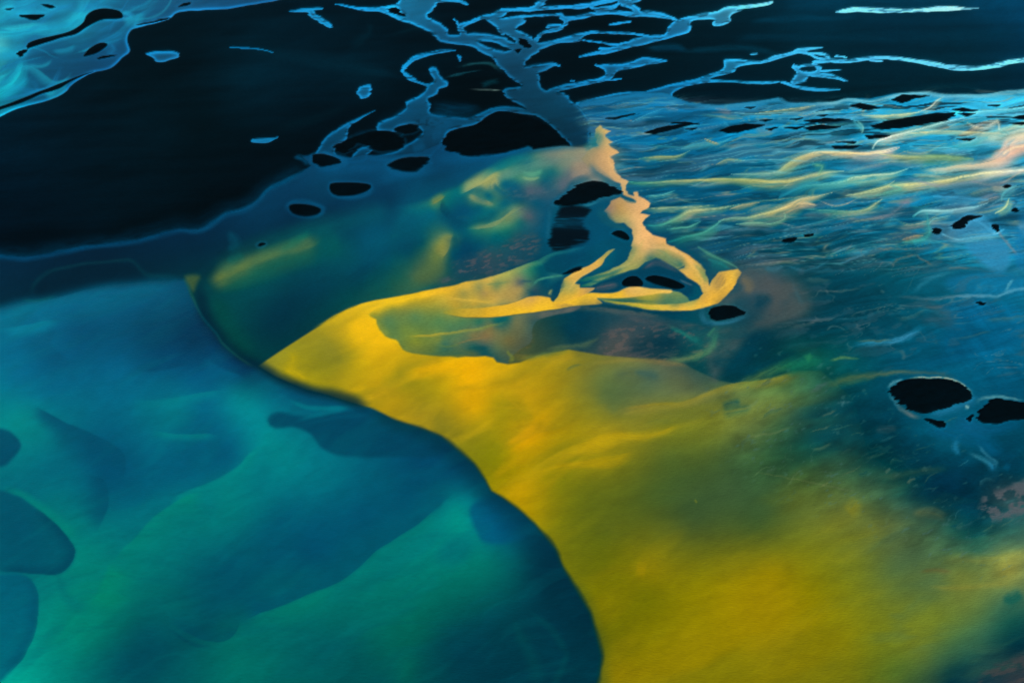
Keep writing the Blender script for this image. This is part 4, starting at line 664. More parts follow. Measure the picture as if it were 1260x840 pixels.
YEL = field([(330,448,140,134,36),(350,458,166,148,20),(375,474,172,150,10),(390,430,142,132,28),(370,430,150,138,26),(420,396,200,162,24),(440,382,226,176,26),(470,376,244,192,30),(450,400,236,180,16),(460,430,226,172,10),(410,440,140,130,28),(405,465,150,136,20),(430,470,176,148,16),(440,450,190,158,14),
 (480,450,196,158,12),(500,470,160,142,16),(505,448,190,154,14),(480,480,190,150,12),(540,445,190,152,14),(560,450,226,172,6),(580,455,242,172,0),(575,470,238,172,0),(540,482,176,148,12),(500,488,172,142,14),(520,505,150,130,24),(550,518,146,128,24),(600,470,226,168,4),(600,450,218,165,10),(585,500,226,166,0),(620,505,158,138,10),(590,530,150,132,14),
 (610,560,140,132,6),(640,480,210,158,8),(640,460,205,158,10),(680,460,180,144,14),(680,500,178,142,8),(720,450,130,122,40),(710,475,134,126,36),(740,470,96,114,56),(760,490,88,108,58),(700,530,168,140,8),(650,540,206,152,0),(640,600,190,148,0),(625,585,150,130,0),(650,560,176,142,4),(690,560,140,128,10),(740,545,170,142,14),(760,545,160,136,18),
 (800,470,76,104,78),(780,450,110,116,60),(830,480,96,112,72),(840,455,110,110,74),(860,470,80,96,76),(850,500,116,122,44),(800,505,124,122,44),(820,520,130,128,30),(880,515,120,124,40),(900,485,112,130,66),(880,540,96,110,40),(960,500,92,118,66),(930,520,92,112,58),(950,475,104,134,62),(985,470,70,120,74),(680,580,140,130,8),(720,600,100,106,20),(760,570,118,114,22),
 (800,600,72,94,40),(850,640,60,84,48),(900,600,58,88,58),(820,560,84,102,40),(900,560,64,94,56),(650,640,168,138,0),(665,645,150,132,6),(700,640,108,110,14),(740,650,90,100,22),(760,680,98,102,10),(800,700,136,120,4),(720,700,108,108,6),(740,740,116,110,0),(800,760,122,114,0),(800,730,112,108,2),(870,720,138,124,0),(900,720,148,128,0),(860,790,142,124,0),(760,820,134,116,0),(745,800,104,102,6),
 (900,830,138,122,0),(950,700,146,126,2),(1000,720,132,122,2),(950,800,146,124,0),(1050,800,126,120,8),(1000,650,106,116,40),(940,650,66,92,46),(980,610,76,98,54),(1100,650,78,100,60),(1100,700,80,108,58),(1050,620,90,106,48),(1000,520,10,66,76),(960,520,56,94,58),(1050,540,6,60,74),(1100,560,0,54,72),(1080,500,0,58,80),(1050,680,110,118,30),(1180,705,112,126,54),(1240,700,150,148,62),(1250,690,130,140,70),(1150,720,84,112,62),(1150,760,112,126,36),(1120,790,112,124,34),(1180,740,104,122,50),(1200,750,92,120,58),(1100,820,84,110,34),(1180,800,50,96,68),(1150,810,76,108,56),(1210,780,50,100,74),
 (1250,800,4,44,60),(1250,830,44,58,64),(1170,830,4,50,64),(1240,740,60,108,80),(1250,760,24,84,76),(1150,640,44,86,70),(1200,670,26,86,80),(1250,660,56,104,88),(1000,560,20,72,70),(950,560,40,82,58),(1050,580,34,82,66),(1100,600,30,80,70),(1200,640,4,60,74),(1250,620,30,66,80),(1150,610,2,50,70)], 12)
PB = blur(PM_soft, 14) * PM_soft
right = sst(740, 860, X)
pm = PM_soft * (1 - right) + PM_soft * (np.clip(blur(PM_soft, 6) * 1.3 - .15, 0, 1) * (1 - sst(770, 850, X)) + np.clip(blur(PM_soft, 24) * 1.3 - .2, 0, 1) * sst(770, 850, X)) * right
lay(pm, YEL, 1.0)
PLUME = pm
for pts, c, a in [
  ([(385,404,2,6),(405,393,2,8),(430,381,2,9),(460,372,2,10),(500,366,2,5),(540,358,2,3),(570,352,1,2),(590,346,1,1)], [(166,150,30),(200,164,24),(222,176,24),(244,192,30),(248,194,32),(240,184,44),(210,170,60),(180,160,60)], .85),
  ([(450,386,1,6),(456,396,1,8),(464,410,1,8),(480,422,1,8),(492,434,1,7)], [(250,196,22),(248,188,14),(240,180,10),(238,176,8)], .6),
  ([(445,388,7),(440,405,10),(455,420,12)], (238,182,14), .6), ([(390,410,5),(400,425,10),(415,440,12),(412,455,8)], (134,128,34), .55), ([(355,430,4),(362,440,5),(358,455,6),(368,466,5),(376,474,4)], (186,160,10), .7),
  ([(345,455,2),(360,466,2),(374,477,2)], (160,142,10), .5), ([(435,494,2,2),(450,490,3,3),(480,478,5,4),(505,464,6,5),(530,456,7,7),(560,450,9,9),(580,452,10,10)], [(200,160,20),(226,172,16),(224,172,14),(222,170,8),(222,168,4),(232,170,0),(246,174,0)], .7),
  ([(460,470,6),(475,455,6),(490,440,5)], (214,166,10), .4), ([(470,462,5),(480,470,6),(500,455,4)], (150,138,22), .35), ([(578,462,10),(582,485,12),(570,505,10)], (238,172,0), .5), ([(415,486,2),(432,482,3),(450,476,3)], (206,162,10), .5),
  ([(605,486,3),(590,500,6),(595,520,8)], (150,134,16), .0), ([(600,500,8),(625,498,10),(650,505,8)], (140,130,14), .35), ([(625,560,5),(645,545,6),(665,528,6),(680,508,5)], (214,154,0), .6), ([(606,590,3),(630,570,6),(655,560,7)], (196,148,2), .4),
  ([(600,545,4),(614,552,5),(600,560,4)], (130,124,10), .3), ([(592,504,1,1.5),(620,502,1,1.5),(650,505,1,1)], (186,148,14), .35),
  ([(630,440,3),(660,442,4),(700,440,5),(712,444,2)], (190,150,30), .5), ([(694,456,1,2),(705,450,1,2),(715,447,1,1)], (70,100,70), .6), ([(712,450,2),(740,444,2.4),(780,442,2.4),(820,446,3),(850,452,2)], [(120,124,50),(136,130,50),(130,120,60),(130,110,66),(120,112,70)], .7),
  ([(750,460,6),(780,456,8),(812,462,5)], (66,96,80), .4), ([(755,508,2,5),(785,500,2,6),(820,496,2,6),(845,494,2,6),(868,484,2,7),(900,476,2,7),(950,468,3,8),(985,462,3,5)], [(120,120,50),(136,126,46),(146,132,34),(130,126,48),(118,122,60),(110,128,66),(112,134,62),(80,120,72)], .9),
  ([(885,508,6),(910,503,6),(925,497,3)], (30,84,74), .6), ([(888,500,4),(900,496,4),(912,494,4)], (10,74,82), .75), ([(880,506,1),(900,505,1.4),(930,498,1)], (110,120,56), .6),
  ([(640,628,3),(660,610,5),(680,590,5),(710,572,5),(760,566,4)], (166,138,4), .4), ([(670,590,3,6),(690,560,3,8),(720,545,3,9),(760,536,3,9),(800,532,3,8),(840,522,3,6),(880,512,2,5)], [(140,130,10),(166,140,8),(184,150,10),(180,150,14),(160,142,24),(146,138,30),(130,132,40)], .8),
  ([(675,574,3),(720,570,4),(750,572,3),(780,560,4)], (182,142,6), .4), ([(690,580,6),(740,560,6),(780,548,6)], (120,118,24), .3), ([(800,500,10),(840,512,8),(870,505,5)], (100,108,56), .25),
  ([(765,540,3),(800,530,4),(822,526,2)], (164,140,20), .4), ([(795,703,7),(780,700,6)], (176,138,4), .45), ([(855,615,1),(858,620,1.2)], (130,130,40), .6),
  ([(730,660,14),(780,650,16),(840,650,14)], (78,92,36), .25), ([(1040,632,7),(1050,622,7),(1056,612,5)], (136,126,26), .45), ([(1120,632,4),(1145,630,5),(1165,638,4)], (110,114,66), .45),
  ([(1150,690,4),(1180,688,6),(1220,690,6),(1290,680,8)], [(90,116,60),(120,132,62),(150,150,62),(170,160,60)], .5), ([(1140,722,2),(1200,722,3),(1250,716,4)], (146,140,54), .4), ([(1235,730,5),(1245,736,7),(1260,728,6)], (8,84,84), .7), ([(1130,702,2),(1155,702,3),(1172,704,2)], (104,92,50), .5),
  ([(1140,820,16),(1180,800,16),(1220,785,12)], (50,96,62), .35), ([(1200,812,4),(1230,805,6),(1270,800,8)], (2,36,54), .35)]:
    stroke(pts, c, a, 0)
stroke([(866,438,8),(886,456,9),(920,460,8),(952,448,7),(985,434,5)], (0,54,74), .6, 0)
def veil(mask, col, sx, sy, ang, lo, hi, a, off, warp=None):
    lay(mask * sst(lo, hi, fbm(sx, sy, ang, 3, off, WV if warp is None else warp)), col, a)
WV = (60 * (fbm(160, 110, 0, 3, 221) - .5), 46 * (fbm(150, 100, 0, 3, 222) - .5))
near_l = sst(900, 700, X)
veil(PLUME * sst(1250, 1050, X) * sst(560, 720, X + .4 * Y - 160), (96,104,26), 150, 44, -20, .44, .80, .24, 223)
veil(PLUME * sst(900, 640, X) * sst(660, 560, Y), (240,182,16), 120, 26, -22, .50, .80, .26, 224)
veil(PLUME * sst(900, 640, X) * sst(660, 560, Y), (120,116,26), 110, 22, -24, .52, .80, .28, 225)
veil(PLUME * sst(600, 700, Y) * sst(1200, 1050, X), (170,142,8), 120, 34, -26, .48, .8, .2, 226)
veil(PLUME * sst(1000, 1100, X), (70,112,76), 80, 22, -14, .50, .78, .3, 227)
IMG *= (1 + (PLUME * .05 * (fbm(50, 14, -20, 4, 228, WV) - .5) * 2)[..., None])
for pts, c, a in [([(760,510,1,4),(801,501,1,5),(831,496,1,5),(870,484,1,5),(905,474,1,6),(945,468,1,6),(985,460,1,4)], (142,134,46), .6), ([(643,589,2,5),(671,567,2,6),(696,554,2,7),(720,546,2,7),(750,535,2,6),(793,535,2,5),(836,523,1,4)], (186,152,14), .55),
                  ([(621,594,2,4),(650,583,2,5),(675,576,2,5),(707,569,2,5),(750,565,2,4),(782,556,1,3)], (186,150,8), .5), ([(621,549,3),(647,533,6),(664,516,5)], (222,158,4), .55), ([(630,520,5),(645,510,7),(655,520,5)], (138,130,20), .4), ([(735,480,10),(755,495,12),(745,510,8)], (78,106,64), .35),
                  ([(778,455,3),(800,460,5),(812,466,3)], (52,92,86), .5), ([(792,522,3),(805,516,4),(830,518,4)], (100,114,44), .4), ([(612,478,2),(640,503,1.4),(665,506,1)], (190,150,16), .4)]:
    stroke(pts, c, a, 0, WS, .4)
stroke([(440,388,10),(452,410,16),(470,430,16)], (246,186,12), .45, 0)
stroke([(500,464,5),(540,450,9),(575,448,14),(590,470,16)], (248,178,0), .5, 0)
stroke([(352,452,5),(364,460,6),(378,470,5)], (206,170,8), .5, 0)
# wisps in the ochre haze to the right
ZR = polymask([(880,440),(960,420),(1060,440),(1100,500),(1180,540),(1300,560),(1300,700),(1150,700),(1050,640),(940,600),(880,540)], 60, WS)
z = fbm(26, 11, -20, 5, 71, WF); z2 = 1 - np.abs(2 * fbm(34, 12, -24, 2, 72, WF) - 1)
drift(70, (900, 1250, 470, 660), -28, (.5, 1.1), (8, 34), [(100,130,100), (70,120,130), (120,124,80), (90,110,116), (0,50,74)], (.2, .45), ZR, 8, 22, WF, 8)
IMG *= (1 + (ZR * .45 * (z - .5))[..., None])
lay(.5 * ZR * sst(.94, 1.0, z2) * sst(.5, .62, fbm(60, 40, 0, 3, 73)), (90,116,100), .32)
SPK = ZR * sst(.74, .9, fbm(9, 4, -28, 2, 74)); lay(SPK, (70,110,110), .35)
for pts, c, a in [([(900,478,4),(925,468,5),(950,456,5),(970,448,6),(990,440,5)], [(120,140,60),(116,144,60),(80,134,74),(40,126,84),(20,100,90)], .6), ([(968,462,4),(985,450,6),(1004,445,5),(1012,450,3)], (26,124,92), .55), ([(990,443,4),(1000,436,3)], (50,140,90), .5),
                  ([(1020,443,1.4),(1040,440,1.8),(1060,442,1.2)], (100,140,80), .7), ([(1015,474,4),(1050,466,5),(1090,459,2.6),(1120,458,2),(1150,459,2),(1180,466,4)], [(80,104,56),(90,108,60),(96,110,76),(80,100,86),(60,86,86),(30,76,90)], .7),
                  ([(1092,478,2,3),(1100,470,2,2),(1112,466,1,1.6)], (90,150,170), .8), ([(1092,480,2),(1104,498,2.4),(1120,510,2.6),(1136,514,2)], [(60,120,140),(50,104,124),(100,110,110),(90,120,130)], .85),
                  ([(1115,466,1.1),(1140,464.5,1),(1168,465.5,1),(1184,473,1),(1199,487,1)], (170,180,150), .85), ([(1140,512,3),(1160,507,4),(1190,496,5),(1200,490,3),(1210,490,3)], (30,110,150), .8), ([(1188,500,2),(1194,502,2)], (150,190,190), .8), ([(1200,497,2),(1208,490,2),(1230,488,1.6),(1262,493,1.2)], (110,160,170), .75),
                  ([(1136,520,5),(1150,528,7),(1180,534,9),(1205,540,9),(1225,555,8),(1240,562,4)], (8,88,130), .75), ([(1170,512,6),(1190,522,7),(1220,528,6),(1260,520,5)], (14,92,138), .7),
                  ([(1176,540,4),(1176,552,4),(1182,560,2)], (30,118,160), .75), ([(1190,556,2),(1200,560,2),(1212,566,3),(1222,574,5),(1224,582,3)], [(20,90,120),(50,116,140),(50,130,160),(34,124,170),(30,110,150)], .8), ([(1202,546,1.4),(1215,560,1.6),(1230,570,1.4)], (60,130,160), .6), ([(1235,572,4),(1244,576,4)], (10,90,130), .6),
                  ([(1020,530,.8),(1050,522,.8)], (80,120,100), .4), ([(1075,530,3),(1090,528,4),(1105,526,3)], (70,86,92), .5), ([(1116,596,1.2),(1122,590,1.6),(1128,588,1)], (110,120,90), .6), ([(1080,588,3),(1130,580,4),(1170,575,3)], (70,96,64), .4), ([(1088,582,1.4),(1096,576,1.4)], (110,126,100), .5),
                  ([(930,580,.7),(980,590,.7),(1060,606,.6)], (100,116,80), .45), ([(917,537,1),(950,533,1),(975,525,1)], (110,124,80), .45), ([(1010,512,1),(1022,508,1.2),(1030,503,1)], (110,120,90), .5), ([(1036,502,1),(1041,492,1.4)], (80,120,130), .5),
                  ([(1110,612,4),(1150,600,10),(1180,590,8)], (0,44,68), .4), ([(1100,560,20),(1160,560,16)], (0,48,70), .3)]:
    stroke(pts, c, a, 0, WF)
spk = sst(.44, .62, fbm(12, 8, -10, 5, 75, WF))
lay(polymask([(1210,612),(1235,600),(1262,590),(1330,585),(1330,625),(1262,632),(1230,640),(1205,636)], 10, WF) * spk, (84,90,94), .85)
lay(polymask([(1200,836),(1240,812),(1290,800),(1290,880),(1180,880)], 14, WF) * sst(.4, .6, fbm(20, 5, -14, 5, 76, WF)), (66,66,66), .75)
# tan fan east of the hook
T = polymask([(905,322),(940,334),(975,345),(996,362),(992,384),(960,400),(925,408),(900,440),(880,470),(868,440),(872,410),(920,398),(940,386),(946,370),(930,362),(908,366),(895,378),(880,372),(905,352)], 16, WS)
lay(T * (.5 + .5 * sst(.3, .6, fbm(30, 14, -10, 4, 211))), (88,90,82), .5)
stroke([(908,340,4),(920,350,6),(915,362,4)], (128,110,76), .5, 0)
stroke([(925,372,6),(940,368,7),(925,380,4)], (0,56,80), .6, 0)
stroke([(866,376,2),(863,386,3),(868,396,3),(885,399,2),(905,394,2),(922,388,2)], (44,110,140), .8, 0)
stroke([(700,388,14),(720,400,22),(690,415,16)], (0,54,78), .55, 0)
stroke([(770,430,8),(800,424,10),(840,418,8)], (0,46,66), .6, 0)
stroke([(850,396,4),(865,402,6),(880,398,5)], (0,62,84), .5, 0)
for pts, c, a in [([(820,400,1.6),(840,410,2.4),(858,420,3),(866,424,2)], (24,118,112), .75), ([(884,400,3),(880,412,3.4),(876,426,4),(862,436,4),(840,442,3),(815,444,3)], [(30,110,104),(50,120,100),(70,132,96),(80,134,86),(90,128,80),(100,120,80)], .8), ([(870,415,2),(880,402,1.5)], (60,130,100), .6),
                  ([(668,432,1.4),(680,428,2),(720,424,3),(740,412,1.4)], (90,110,70), .6), ([(622,430,1),(630,440,2),(626,446,2)], (130,140,50), .6), ([(640,442,3),(670,436,3),(700,430,3)], (100,122,60), .6), ([(680,375,1.4,4),(720,378,1.4,4),(780,384,1.4,4),(820,390,1,3)], (104,100,86), .5),
                  ([(760,388,4),(800,396,5),(840,400,4),(868,402,2)], (96,88,84), .45), ([(870,446,5),(900,444,8),(930,440,6)], (0,58,78), .6)]:
    stroke(pts, c, a, 0, WF)

# ---- turquoise lagoon -------------------------------------------------------------------
lag = [(-400,400),(-40,384),(0,378),(26,372),(52,370),(73,364),(105,356),(136,350.5),(168,347),(199,345),(228,344),(233,352),(234,362),(243,378),(252,396),(263,409),(276,421),(293,437),(314,450),(325,458),(339,465.5),(376,481),(405,488),(431,496),(454.5,503),(483,517),(525,530),(543.5,538),(562,554),(583,572),(596,590),(604,605),(620,615),(643,633),(666,656),
       (683,676),(694,702),(711,731),(726,756),(733,783),(739,806),(736,829),(732,845),(720,900),(690,1100),(-400,1100)]
LM = polymask(lag, 7, (WS[0] * .4, WS[1] * .4), smooth=False)
LAG = field([(20,400,0,106,140),(20,470,0,112,146),(10,440,0,104,140),(100,405,0,76,112),(180,410,0,62,96),(240,420,0,50,82),(120,368,0,98,134),(60,385,0,106,144),(200,360,0,88,124),(225,385,0,58,92),(150,460,0,100,138),(80,440,0,90,128),(200,445,0,74,112),(230,460,0,84,124),(270,450,0,76,114),(300,462,0,56,88),(260,475,0,92,128),
 (100,500,0,106,132),(20,512,0,138,140),(55,520,0,126,134),(60,490,0,108,138),(200,520,0,114,132),(245,500,0,104,136),(250,515,0,94,126),(220,500,0,120,136),(190,560,0,96,124),(180,540,0,104,130),(290,490,0,136,148),(280,520,0,112,138),(310,500,0,138,148),(125,560,0,78,112),(100,580,0,98,122),(130,600,0,82,112),(60,580,0,108,128),(70,540,0,112,128),(240,590,0,92,122),(280,560,0,86,120),
 (340,500,0,112,134),(370,505,0,100,124),(330,545,0,142,144),(345,560,0,140,142),(300,570,0,114,132),(400,570,0,116,134),(280,610,0,132,128),(250,640,0,120,120),(30,650,0,80,104),(70,720,0,126,120),(60,640,0,118,116),(100,690,0,136,122),(130,740,0,132,108),(150,690,0,124,118),(100,610,0,106,122),(170,620,0,100,122),(200,690,0,116,114),(240,700,0,94,106),(280,700,0,80,102),(300,740,0,78,96),(180,780,0,76,90),(150,820,0,78,92),
 (60,810,0,140,126),(10,836,0,178,156),(100,780,0,134,112),(350,630,0,92,116),(400,690,0,80,106),(450,640,0,80,110),(500,620,0,82,112),(420,610,0,98,122),(350,700,0,78,102),(330,660,0,82,108),(560,625,0,142,136),(545,650,0,136,130),(500,680,0,124,120),(570,640,0,148,136),(450,720,0,118,108),(390,735,0,116,104),(350,745,0,112,104),(380,780,0,98,96),(310,780,0,106,102),(480,745,0,112,98),(520,770,0,96,84),(430,800,0,86,88),(340,820,0,98,92),(470,830,0,84,82),
 (500,820,0,96,82),(555,800,0,62,76),(600,780,0,62,74),(620,720,0,86,88),(600,690,0,116,106),(560,720,0,108,96),(640,690,0,84,92),(610,640,0,90,128),(680,760,0,48,66),(640,800,0,52,66),(700,800,0,46,62),(590,840,0,54,68),(660,700,0,58,76),(690,740,0,44,62),(250,800,0,90,92),(290,820,0,110,98),(280,775,0,100,96),(220,740,0,92,96),(260,760,0,74,90),(720,790,0,40,54),(480,600,0,86,112),(560,590,0,80,108),(520,600,0,78,106)], 12)
LM = LM * (1 - sst(250, 200, X)) + blur(LM, 5) * sst(250, 200, X)
lagm = np.array((0, 100, 118), np.float32)
LAG = LAG * .93 + lagm * .07
LAG[..., 1] *= .98; LAG[..., 2] *= 1.01
lay(LM, LAG, 1.0)
_stroke = stroke
def stroke(p, c, a=1.0, hard=0.3, warp=None): return _stroke(p, c, a, hard, warp, 0.0)
def lpoly(pts, c, a, f): poly(pts, c, a, f)
lpoly([(-60,520),(0,528),(16,534),(26,549),(13,567),(0,574),(-60,590)], (0,70,102), .85, 6)
lpoly([(-60,585),(0,603),(23,612),(51,631),(77,654),(90,676),(86,697),(69,707),(43,706),(0,702),(-60,700)], (0,80,106), .82, 7)
stroke([(40,622,1,5),(60,638,1,7),(80,660,1,9),(89,676,1,10),(84,696,1,10),(68,706,1,9),(40,705,1,8),(0,701,1,7)], (0,66,92), .7, 0)
lpoly([(-60,706),(0,705),(26,707),(40,718),(46,743),(43,777),(29,806),(9,829),(-20,850),(-80,860)], (0,88,118), .82, 8)
stroke([(26,708,1,6),(40,719,1,8),(46,745,1,10),(43,777,1,10),(30,806,1,10),(8,829,1,10)], (0,78,106), .6, 0)
stroke([(0,600,5,3),(23,608,5,2),(51,627,6,2),(75,648,8,2),(92,672,8,2)], (0,140,124), .5, 0)
stroke([(50,706,1,1),(90,700,12,3),(100,690,14,4)], (0,134,122), .0, 0)
for pts, c, a in [([(39,500,2,8),(79,520,2,16),(118,539,2,26),(147,556,2,32),(154,573,2,30),(147,596,2,22)], (0,76,108), .8),
  ([(104,585,2,10),(126,592,2,16),(132,606,2,18),(129,631,2,20),(116,655,2,14)], (0,72,102), .6),
  ([(209,620,2,12),(236,604,2,16),(288,580,2,18),(306,562,2,14),(320,548,2,14)], (0,142,138), .7), ([(137,694,2,26),(160,669,2,26),(200,631,2,26),(249,603,2,24)], (0,134,118), .75),
  ([(114,745,4,22),(128,715,4,26),(140,690,4,26)], (0,140,110), .6), ([(72,700,3),(78,730,5),(95,745,8),(108,735,8)], (0,104,112), .4),
  ([(200,560,26),(250,560,26),(285,545,18)], (0,90,120), .5), ([(160,500,14),(200,505,8)], (0,112,134), .4), ([(186,531,1,5),(215,534,1,6),(270,536,1,5)], (0,132,138), .55), ([(165,493,1,6),(210,492,1,8),(245,484,1,8),(275,480,1,6)], (0,128,142), .6),
  ([(130,480,10),(180,482,10),(230,478,6)], (0,98,132), .5), ([(165,455,8,2),(210,452,8,2),(243,440,8,2)], (0,66,102), .5), ([(250,440,2,8),(270,452,2,10),(300,466,2,6)], (0,94,134), .5),
  ([(60,385,14,1),(52,400,10,4),(45,420,8,10)], (0,112,146), .3), ([(70,400,4,20),(60,425,4,24),(90,445,2,22)], (0,70,104), .35),
  ([(0,404,1,8),(30,401,1,9),(60,396,1,8),(75,394,1,4)], (0,128,158), .7), ([(0,385,2,10),(40,378,2,10),(70,368,2,10),(110,358,2,10)], (0,108,142), .5),
  ([(236,366,2,4),(250,385,3,8),(262,402,3,10),(290,430,3,10),(320,452,2,8)], (0,36,62), .75),
  ([(339,481,2),(360,482,7),(386,490,8),(410,496,4),(425,497,2)], (0,74,108), .75), ([(355,492,1.5),(380,501,2.5),(410,502,2.5),(434,498,1.6)], (0,124,142), .75)]:
    stroke(pts, c, a, 0)
poly([(331,518),(342,507),(384,511),(441,503),(462,503),(490,520),(530,533),(545,542),(538,560),(499,562),(426,562),(399.5,554),(381,533.5),(363,524),(339,525)], (0,64,94), .82, 7)
stroke([(366,516,2),(400,508,3),(430,501,2)], (0,112,134), .6, 0)
stroke([(370,522,2),(420,512,3),(460,510,3)], (0,82,112), .5, 0)
stroke([(300,760,18,3),(357,737,20,3),(414,714,22,3),(454,683,24,3),(500,651,24,3),(537,623,20,3),(557,603,10,3)], (0,78,106), .75, 0)
stroke([(300,764,1,12),(357,741,1,14),(414,718,1,14),(454,687,1,14),(500,655,1,14),(540,625,1,14)], (0,126,114), .5, 0)
stroke([(206,763,10,1),(246,783,14,1),(274,787,16,1),(289,777,14,1),(294,760,10,1)], (0,70,92), .6, 0)
stroke([(200,770,1.5),(237,791,2),(262,795,1.5)], (0,66,86), .5, 0)
poly([(578,628),(586,654),(597,667),(623,668),(651,659),(662,650),(640,631),(617,614),(604,606),(592,612)], (0,84,124), .75, 9)
poly([(553,662),(575,660),(582,672),(570,690),(545,692),(540,680)], (0,102,116), .6, 22)
poly([(640,745),(575,765),(546,783),(517,806),(508,850),(500,960),(735,960),(735,780),(700,720)], (0,58,76), .35, 30)
for pts in [[(630,760,2),(640,780,5),(655,810,7),(665,850,8)], [(650,750,2),(680,775,4),(700,810,4)], [(700,800,2),(690,825,4),(680,850,4)]]: stroke(pts, (0,74,82), .4, 0)
stroke([(525,545,2,14),(545,545,2,14),(562,560,2,16),(583,578,2,18),(600,612,2,20),(643,640,2,26),(666,662,2,30),(683,684,2,34),(694,708,2,36),(711,736,2,34),(726,762,2,30),(735,790,2,26)][::1], (0,42,60), .0, 0)
bd = [(454,503),(483,516),(525,529),(543,537),(562,553),(583,571),(596,589),(604,605),(620,614),(643,632),(666,655),(683,675),(694,701),(711,730),(726,755),(734,783),(740,806),(737,829),(733,845),(722,900)]
stroke([(x, y, 3, w) for (x, y), w in zip(bd, [8,10,12,14,16,18,18,16,18,22,28,32,34,36,34,32,30,30,30,30])], [(0,44,62)] * len(bd), .62, 0)
b2 = [(240,345),(243,362),(252,385),(266,407),(276,418),(293,434),(314,449),(339,465),(376,479),(405,486),(431,494),(454,502)]
stroke([(x + 2, y, 7, 6) for x, y in b2], (0,38,56), .8, 0)
stroke([(228,346,1.6),(236,365,1.8),(246,384,1.6),(262,406,1.4),(276,423,1.4),(296,441,1.2),(312,452,1.4)], [(30,90,70),(30,84,74),(10,70,84),(10,68,86),(14,74,78),(20,70,70),(50,84,50)], .7, 0)
poly([(228,340),(246,338),(241,350),(237,358),(231,350)], (88,108,50), .65, 9)
stroke([(262,356,6),(280,400,12),(305,432,10),(314,442,4)], (10,72,62), .4, 0)

WL = (70 * (fbm(170, 120, 0, 3, 231) - .5), 56 * (fbm(150, 110, 0, 3, 232) - .5))
for sx, sy, ang, lo, hi, a, off, c in [(190,36,-38,.50,.78,.13,233,(0,128,132)), (170,28,-34,.52,.76,.12,234,(0,82,106)), (120,16,-30,.56,.76,.07,235,(10,142,140)), (60,9,-8,.54,.74,.10,236,(0,78,100))]:
    lay(LM * sst(-10, 40, X + 10) * sst(lo, hi, fbm(sx, sy, ang, 3, off, WL)), c, a)
# ---- islets on top ---------------------------------------------------------------------
ISLM = []
for pts, label, f, wp, gr in ISL:
    far = min(p[1] for p in pts) > 100 and max(p[1] for p in pts) < 190 and pts[0][0] > 740
    big = max(p[0] for p in pts) - min(p[0] for p in pts) > 70
    w = {'f': (WH[0] * (.7 + .6 * big) + WF[0] * .5, WF[1] * .6), 's': (WS[0] * .4, WS[1] * .4)}[wp]
    m = polymask(pts, f * 1.2, w, not far, grow=gr + .3 * far)
    hal = np.clip(polymask(pts, 7, w, grow=gr + 1.5) - m, 0, 1)
    IMG *= (1 + .18 * hal * (Y < 560))[..., None]
    if max(p[0] for p in pts) < 560 and min(p[1] for p in pts) > 150: lay(hal, (14, 90, 136), .5)
    lay(m, SAND * 0 + (np.array((0, 9, 14))[None, None] * (1 + .6 * (fbm(14, 4, -10, 3, 81)[..., None] - .5))) * np.ones_like(IMG), .97)
    ISLM.append(m); LAND = np.maximum(LAND, m)
LAND = np.clip(LAND, 0, 1)
# fine mottling of silt
g = fbm(16, 7, -18, 4, 91) - .5
IMG *= (1 + .09 * g)[..., None]
wb = sst(10, 60, IMG[..., 2] - IMG[..., 0]); wy = sst(30, 120, IMG[..., 0] - IMG[..., 2])
IMG[..., 2] *= 1 - .05 * wb; IMG[..., 1] *= 1 + .0 * wb + .03 * wy * sst(60, 25, IMG[..., 2])
IMG[..., 0] -= 5 * wb
IMG[..., 0] *= 1 - .35 * sst(240, 180, X) * sst(160, 120, Y)
IMG[..., 2] *= 1 - .16 * PLUME * sst(520, 580, Y) * sst(1040, 980, X)
IMG = np.clip(IMG, 0, 252)
# PAINT END
exec_geometry = True
# ------------------------------------------------------------------ geometry
def unproject(u, v):
    """image pixel point -> metres on the plain."""
    dx = (u - PW / 2) / FPX; dy = -(v - PH / 2) / FPX
    c, s = math.cos(PITCH), math.sin(PITCH)
    fy = c + dy * s; fz = -s + dy * c
    t = -CAM_H / fz
    return dx * t, fy * t

GAIN = np.array((0.86, 0.86, 0.86))
IMG_OUT = IMG
ALB = lin(IMG) * GAIN
ALB = np.clip(ALB, 0.0, 0.8).astype(np.float32)
U, V = np.meshgrid(gx, gy)
GXm, GYm = unproject(U, V)
depth = np.hypot(GXm, GYm)
relief = blur(LAND, 2.5)
Z = 2.2 * sst(.35, 1.0, relief) * LAND + 2.5 * sst(.5, 1, blur(LAND, 14)) * (fbm(60, 22, -10, 4, 95) ) * LAND
Z = Z.astype(np.float32)

cls = np.zeros(X.shape, np.int32)                  # 0 blue water
cls[LM > .5] = 1
cls[(PLUME > .5) & (LM <= .5)] = 2
cls[LAND > .5] = 3
for i, m in enumerate(ISLM): cls[m > .5] = 10 + i
fc = cls[:-1, :-1]
idx = np.arange(NX * NY).reshape(NY, NX)
quads = np.stack([idx[1:, :-1], idx[1:, 1:], idx[:-1, 1:], idx[:-1, :-1]], -1)
CO = np.stack([GXm, GYm, Z], -1).reshape(-1, 3)
AC = ALB.reshape(-1, 3)

